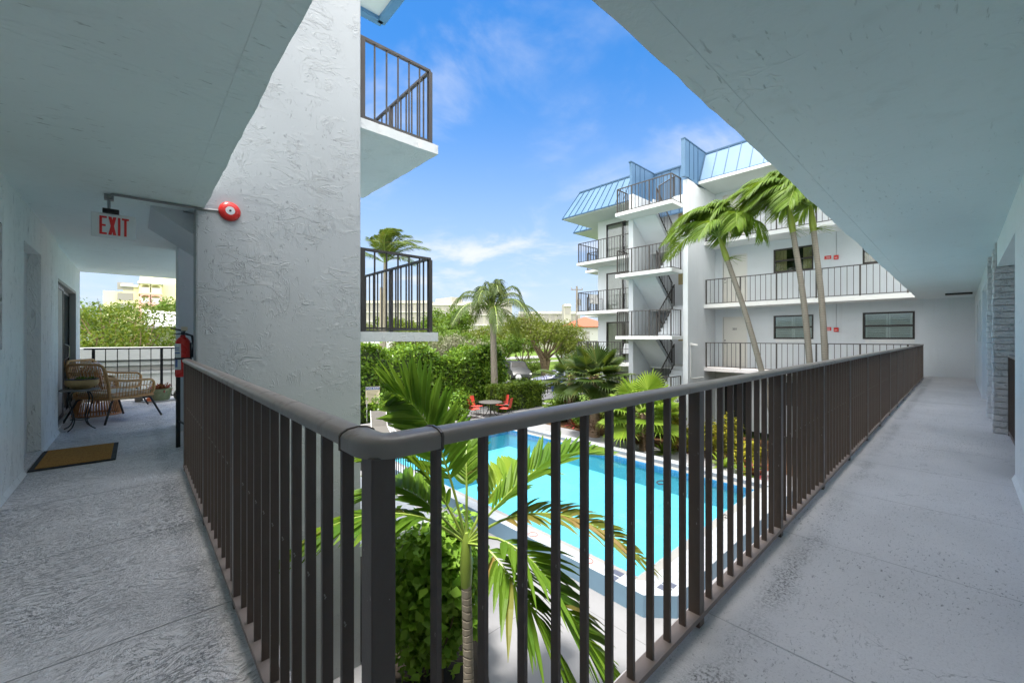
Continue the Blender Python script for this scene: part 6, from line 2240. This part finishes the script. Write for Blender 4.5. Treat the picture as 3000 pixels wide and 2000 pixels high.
def car(label, loc, rz, paint, L=4.5, W=1.78, H=1.45, suv=False):
    """saloon or SUV; nose towards local +Y"""
    t = thing("parked_car", label, "car", loc, rz)
    hb = 0.86 if not suv else 1.0
    prof = [(-L / 2, .35), (-L / 2 - .02, .62), (-L / 2 + .05, hb), (-L * .30 if not suv else -L * .47, hb + .03), (-L * .17 if not suv else -L * .42, H - .04), (-L * .02, H), (L * .10, H - .03), (L * .24, hb + .06), (L * .44, hb - .08), (L / 2, .62), (L / 2, .32), (L * .40, .22), (-L * .40, .22)]
    mb = MB()
    secs = [(-1, .0), (-.94, 1), (.94, 1), (1, .0)]
    rows = []
    for sx_, full in ((-1.0, 0), (-.93, 1), (.93, 1), (1.0, 0)):
        row = []
        for (y, z) in prof:
            up = max(0, (z - hb)) / max(.01, H - hb)
            x = sx_ * W / 2 * (1 - .20 * up)
            zz = z if full else z - .04 * up - (.02 if z > .5 else -.03)
            yy = y if full else y * .985
            row.append((x, yy, zz))
        rows.append(row)
    n = len(prof)
    for row in rows: mb.v += row
    for a in range(3):
        for i in range(n):
            j = (i + 1) % n
            mb.f.append((a * n + i, a * n + j, (a + 1) * n + j, (a + 1) * n + i))
            mb.m.append(0)
    mb.f.append(tuple(range(n - 1, -1, -1))); mb.m.append(0)
    mb.f.append(tuple(3 * n + i for i in range(n))); mb.m.append(0)
    mb.build("body", M[paint], t, smooth=True, bevel=0.03, local=True)
    def gp(y, z, s):
        up = max(0, (z - hb)) / max(.01, H - hb)
        return (s * (W / 2 * (1 - .20 * up) + .006), y, z)
    for s in (-1, 1):
        yb = -L * .27 if not suv else -L * .42
        quads = (((yb, hb + .05), (-L * .03, hb + .05), (-L * .03, H - .10), (yb + L * .10 if not suv else yb + L * .03, H - .12)), ((L * .0, hb + .05), (L * .20, hb + .06), (L * .09, H - .10), (L * .0, H - .09)))
        for qd in quads:
            m2 = MB()
            m2.face([gp(y, z, s) for y, z in qd])
            m2.build("side_window", M['dark'] if suv else M['darkglass'], t, local=True)
    for (ya, za, yb2, zb2) in ((L * .225, hb + .09, L * .115, H - .05), ((-L * .295, hb + .07, -L * .18, H - .06) if not suv else (-L * .478, hb + .08, -L * .432, H - .09))):
        m2 = MB()
        off = .012 if ya > 0 else -.012
        m2.face([(-W * .40, ya + off, za + .012), (W * .40, ya + off, za + .012), (W * .34, yb2 + off, zb2 + .012), (-W * .34, yb2 + off, zb2 + .012)])
        m2.build("windscreen", M['dark'], t, local=True)
    for s in (-1, 1):
        for y in (-L * .29, L * .30):
            wh = MB().tube([(s * (W / 2 - .16), y, .33), (s * (W / 2 + .01), y, .33)], .33, 22).build("wheel", M['tyre'], t, local=True)
            MB().tube([(s * (W / 2 + .005), y, .33), (s * (W / 2 + .018), y, .33)], .20, 16).build("rim", M['chrome'], wh, local=True)
        MB().box(s * W * .47 - .1, -L / 2 - .03, .66, s * W * .47 + .02, -L / 2 + .12, .82).build("tail_light", M['lamp'], t, local=True)
        MB().box(s * W * .43 - .12, L / 2 - .10, .58, s * W * .43 + .08, L / 2 + .012, .70).build("headlight", M['globe'], t, local=True)
    return t


p = on_d(1640, 989, 33.5)
car("silver blue saloon parked behind the arched gate and blue bin", (p.x + .4, p.y + .3, -2.86), R(62), 'silvercar')
p = on_d(1514, 989, 41.5)
car("dark grey SUV parked behind the globe lamp", (p.x, p.y, -2.86), R(150), 'greycar', 4.7, 1.9, 1.72, True)

# ------------------------------------------------------------------ far buildings and poles
def block(label, u0, u1, vtop, d, depth, floors, fh, mats, seed, z0=-2.9, win=True, nwin=10, cat="building", name="condominium"):
    """long pale block facing the camera with rows of balcony openings"""
    a, b = on_d(u0, 989, d), on_d(u1, 989, d)
    a.z = b.z = z0
    zt = EYE + (989 - vtop) / 1202.0 * d
    t_ = (b - a).normalized()
    nb = Vector((-t_.y, t_.x, 0))
    t = thing(name, label, cat, (a + b) / 2)
    MB().prism([tuple(a.xy), tuple(b.xy), tuple((b + nb * depth).xy), tuple((a + nb * depth).xy)], z0, zt).build("wall", M[mats], t)
    L = (b - a).length
    for f in range(floors):
        zb = zt - .9 - (f + 1) * fh
        mb = MB()
        mb.prism([tuple((a - nb * .5).xy), tuple((b - nb * .5).xy), tuple((b - nb * .01).xy), tuple((a - nb * .01).xy)], zb + fh, zb + fh + .18)
        mb.build("balcony_slab", M['white'], t)
        for i in range(nwin):
            c0 = a + t_ * (L * (i + .18) / nwin)
            c1 = a + t_ * (L * (i + .82) / nwin)
            MB().prism([tuple((c0 - nb * .06).xy), tuple((c1 - nb * .06).xy), tuple((c1 - nb * .02).xy), tuple((c0 - nb * .02).xy)], zb + .35, zb + fh - .35).build("window", M['screen'], t)
    return t, a, b, t_, nb, zt


bk, a, b, t_, nb, zt = block("long pale condominium on the horizon with a stair tower on its roof", 1255, 1500, 885, 125, 14, 3, 3.1, 'condo', 1, nwin=12)
s0, s1 = on_d(1306, 989, 128), on_d(1354, 989, 128)
MB().box(min(s0.x, s1.x), min(s0.y, s1.y), zt - .1, max(s0.x, s1.x), max(s0.y, s1.y) + 6, EYE + (989 - 872) / 1202 * 128).build("roof_tower", M['condo'], bk)
block("cream condominium on the horizon right of the tall palm", 1520, 1700, 912, 150, 14, 3, 3.1, 'condo', 2, nwin=10)
s = block("pale tower block beside the utility pole on the horizon", 1652, 1673, 890, 140, 6, 1, 3.0, 'condo', 3, nwin=1)
block("pale condominium behind the landing railing and coconut trunk", 1050, 1262, 880, 140, 14, 3, 3.2, 'condo', 4, nwin=9)
block("low flat roofed white building across the road beyond the tall hedge", 1040, 1238, 1003, 52, 8, 0, 3, 'housewhite', 5, nwin=0, name="house")

hs = thing("house", "white house with a red tiled hip roof behind the utility pole", "house", on_d(1705, 989, 62) * 1)
a, b = on_d(1662, 989, 60), on_d(1790, 989, 60)
t_ = (b - a).normalized(); nb = Vector((-t_.y, t_.x, 0))
zt = EYE + (989 - 957) / 1202 * 60
MB().prism([tuple(a.xy), tuple(b.xy), tuple((b + nb * 8).xy), tuple((a + nb * 8).xy)], -2.9, zt).build("wall", M['housewhite'], hs)
e = .6
A, B, C_, D = a - t_ * e - nb * e, b + t_ * e - nb * e, b + t_ * e + nb * (8 + e), a - t_ * e + nb * (8 + e)
r1, r2 = a + t_ * 3.0 + nb * 4, b - t_ * 3.0 + nb * 4
zr = EYE + (989 - 928) / 1202 * 63
mb = MB()
P = lambda q, z: (q.x, q.y, z)
mb.face([P(A, zt), P(B, zt), P(r2, zr), P(r1, zr)]); mb.face([P(B, zt), P(C_, zt), P(r2, zr)])
mb.face([P(C_, zt), P(D, zt), P(r1, zr), P(r2, zr)]); mb.face([P(D, zt), P(A, zt), P(r1, zr)])
mb.face([P(A, zt - .02), P(D, zt - .02), P(C_, zt - .02), P(B, zt - .02)])
mb.build("roof", M['terracotta'], hs)
for q in (.09, .34):
    c0, c1 = a + t_ * ((b - a).length * q), a + t_ * ((b - a).length * q + 1.1)
    w = MB().prism([tuple((c0 - nb * .05).xy), tuple((c1 - nb * .05).xy), tuple((c1 - nb * .01).xy), tuple((c0 - nb * .01).xy)], zt - 1.9, zt - .6).build("window", M['screen'], hs)
    mm = MB()
    for z in (zt - 1.93, zt - 1.27, zt - .62):
        mm.prism([tuple((c0 - nb * .08).xy), tuple((c1 - nb * .08).xy), tuple((c1 - nb * .052).xy), tuple((c0 - nb * .052).xy)], z, z + .05)
    mm.build("frame", M['white'], w)

p = on_d(1690, 989, 52)
up_ = thing("utility_pole", "weathered wooden utility pole with cross arm left of the far wing", "utility pole", (p.x, p.y, -2.9))
zt = EYE + (989 - 838) / 1202 * 52
MB().tube([(p.x, p.y, -2.9), (p.x, p.y, zt)], [.17, .12], 10).build("pole", M['wood'], up_)
sx = Vector((.7373, -.6756, 0))
pp = Vector((p.x, p.y, zt - .45))
MB().bar(pp - sx * .75, pp + sx * .75, .10, .12).build("cross_arm", M['wood'], up_)
for q in (-.68, 0, .68):
    MB().lathe([(0, 0), (.06, 0), (.07, .06), (.05, .12), (.07, .16), (.04, .24), (0, .25)], tuple(pp + sx * q + Vector((0, 0, .06))), 10).build("insulator", M['greymetal'], up_)
MB().tube([pp + sx * .3 + Vector((0, 0, -2.0)), pp + sx * .3 + Vector((0, 0, -1.2))], .20, 12).build("transformer", M['greymetal'], up_)
p = on_d(1117, 989, 42)
wp = thing("utility_pole", "pale broken wooden pole beside the coconut trunk", "utility pole", (p.x, p.y, -2.9))
MB().tube([(p.x, p.y, -2.9), (p.x, p.y, EYE + (989 - 842) / 1202 * 42)], [.20, .16], 10).build("pole", M['barkpale'], wp)

# beyond the left walkway: a neighbouring white flat roof, the yellow and pink apartments
nbh = thing("house", "low white neighbouring building with a flat parapet just beyond the end railing", "house", (-1, 19, -2.9))
mb = MB()
mb.box(-16, 15.2, -2.9, 6.0, 15.4, 0.66)
mb.build("wall", M['housewhite'], nbh)
mb = MB()
mb.box(-16.05, 15.02, 0.66, 6.1, 16.1, 0.98)
mb.box(-16.02, 15.10, 0.50, 6.06, 15.199, 0.60)
mb.box(-16.02, 15.14, 0.26, 6.06, 15.199, 0.33)
mb.build("parapet", M['housewhite'], nbh)
mb = MB()
mb.box(-16, 15.17, 0.36, 1.2, 15.199, 0.47)
mb.build("vent_band", M['screen'], nbh)
sh_ = thing("house", "white sloping roof seen between the trees right of the feathery tree", "house", (3, 30, -2.9))
p0, p1 = on_d(446, 960, 20), on_d(530, 960, 20)
mb = MB()
mb.box(p0.x, p0.y, -2.9, p1.x + 2, p0.y + 5, EYE + 0.5)
mb.build("wall", M['housewhite'], sh_)
mb = MB()
mb.extr([(p0.x - .3, p0.y - .4, EYE + .45), (p0.x - .3, p0.y - .4, EYE + .55), (p0.x - .3, p0.y + 5.4, EYE + 1.6), (p0.x - .3, p0.y + 5.4, EYE + 1.4)], (p1.x - p0.x + 2.6, 0, 0))
mb.build("roof", M['housewhite'], sh_)

yp = thing("apartment_block", "pale yellow and pink apartment block with arched balconies seen through the left walkway", "building", (2, 92, -2.9))
YY = 90.0
def yx(u): return on_y(u, 989, YY).x
def yz(u, v): return on_y(u, v, YY).z
q0, q1, q2, q3 = yx(360), yx(408), yx(474), yx(560)
MB().box(q1, YY + 1.8, -2.9, q3, YY + 14, yz(440, 822)).build("wall", M['cream'], yp)
MB().box(q0, YY + .9, -2.9, q1, YY + 14, yz(385, 833)).build("wall", M['cream'], yp)
MB().box(yx(300), YY + 1.5, -2.9, q0, YY + 14, yz(330, 850)).build("wall", M['cream'], yp)
MB().box(yx(411), YY + 3.0, yz(440, 822), yx(520), YY + 12, yz(440, 800)).build("tower", M['cream'], yp)
lev = [yz(440, v) for v in (830, 861, 891, 921, 951)]
for i in range(4):
    zt_, zb_ = lev[i], lev[i + 1]
    MB().box(q1 - .1, YY - .1, zb_ - .06, q2 + .1, YY + 1.79, zb_ + .22).build("balcony_slab", M['cream' if i < 1 else 'pink'], yp)
    for c0, c1 in ((yx(414), yx(440)), (yx(443), yx(470))):
        m2 = MB()
        w_ = (c1 - c0)
        top = zt_ - .25
        zz = top - w_ * .30 if i == 0 else top - .25
        arcp = [(c0 + w_ / 2 + w_ / 2 * math.cos(R(180 - 180 * k / 12)), YY, zz + (w_ * .30 if i == 0 else .25) * math.sin(R(180 * k / 12))) for k in range(13)]
        m2.extr([(c0 - .12, YY, top + .25), (c0 - .12, YY, zz)] + arcp + [(c1 + .12, YY, zz), (c1 + .12, YY, top + .25)], (0, .25, 0))
        m2.box(c0 - .30, YY - .02, zb_ + .22, c0, YY + .26, zz + .01)
        m2.box(c1, YY - .02, zb_ + .22, c1 + .20, YY + .26, zz + .01)
        m2.build("arch", M['cream' if i < 1 else 'pink'], yp)
        MB().box(c0, YY + .05, zb_ + .22, c1, YY + .12, zb_ + 1.05).build("balustrade", M['white'], yp)
        MB().box(c0 + .2, YY + 1.74, zb_ + .25, c1 - .3, YY + 1.79, zt_ - .5).build("window", M['screen'], yp)
    if i < 3:
        MB().box(q1 - 2.6, YY + .84, zb_ + .5, q1 - .7, YY + .895, zb_ + 1.7).build("window", M['screen'], yp)
MB().box(q1 - .2, YY - .3, lev[0] - .1, q2 + .2, YY + 1.79, lev[0] + .25).build("cornice", M['white'], yp)
MB().box(q0 - .3, YY + .4, yz(385, 833) - .35, q1 - .11, YY + 2, yz(385, 833)).build("cornice", M['white'], yp)
# white plastic chairs on the middle corner balcony
wc = patio_chair("white chair on the lowest corner balcony beside the far stairs", (18.2, 11.6, 0.0), R(70), "white balcony chairs", 'white')
w2 = copy_tree(wc, None, "white chair on the middle corner balcony near its outer corner")
w2.location = (18.2, 13.2, 2.65)
w2.rotation_euler = (0, 0, R(150))
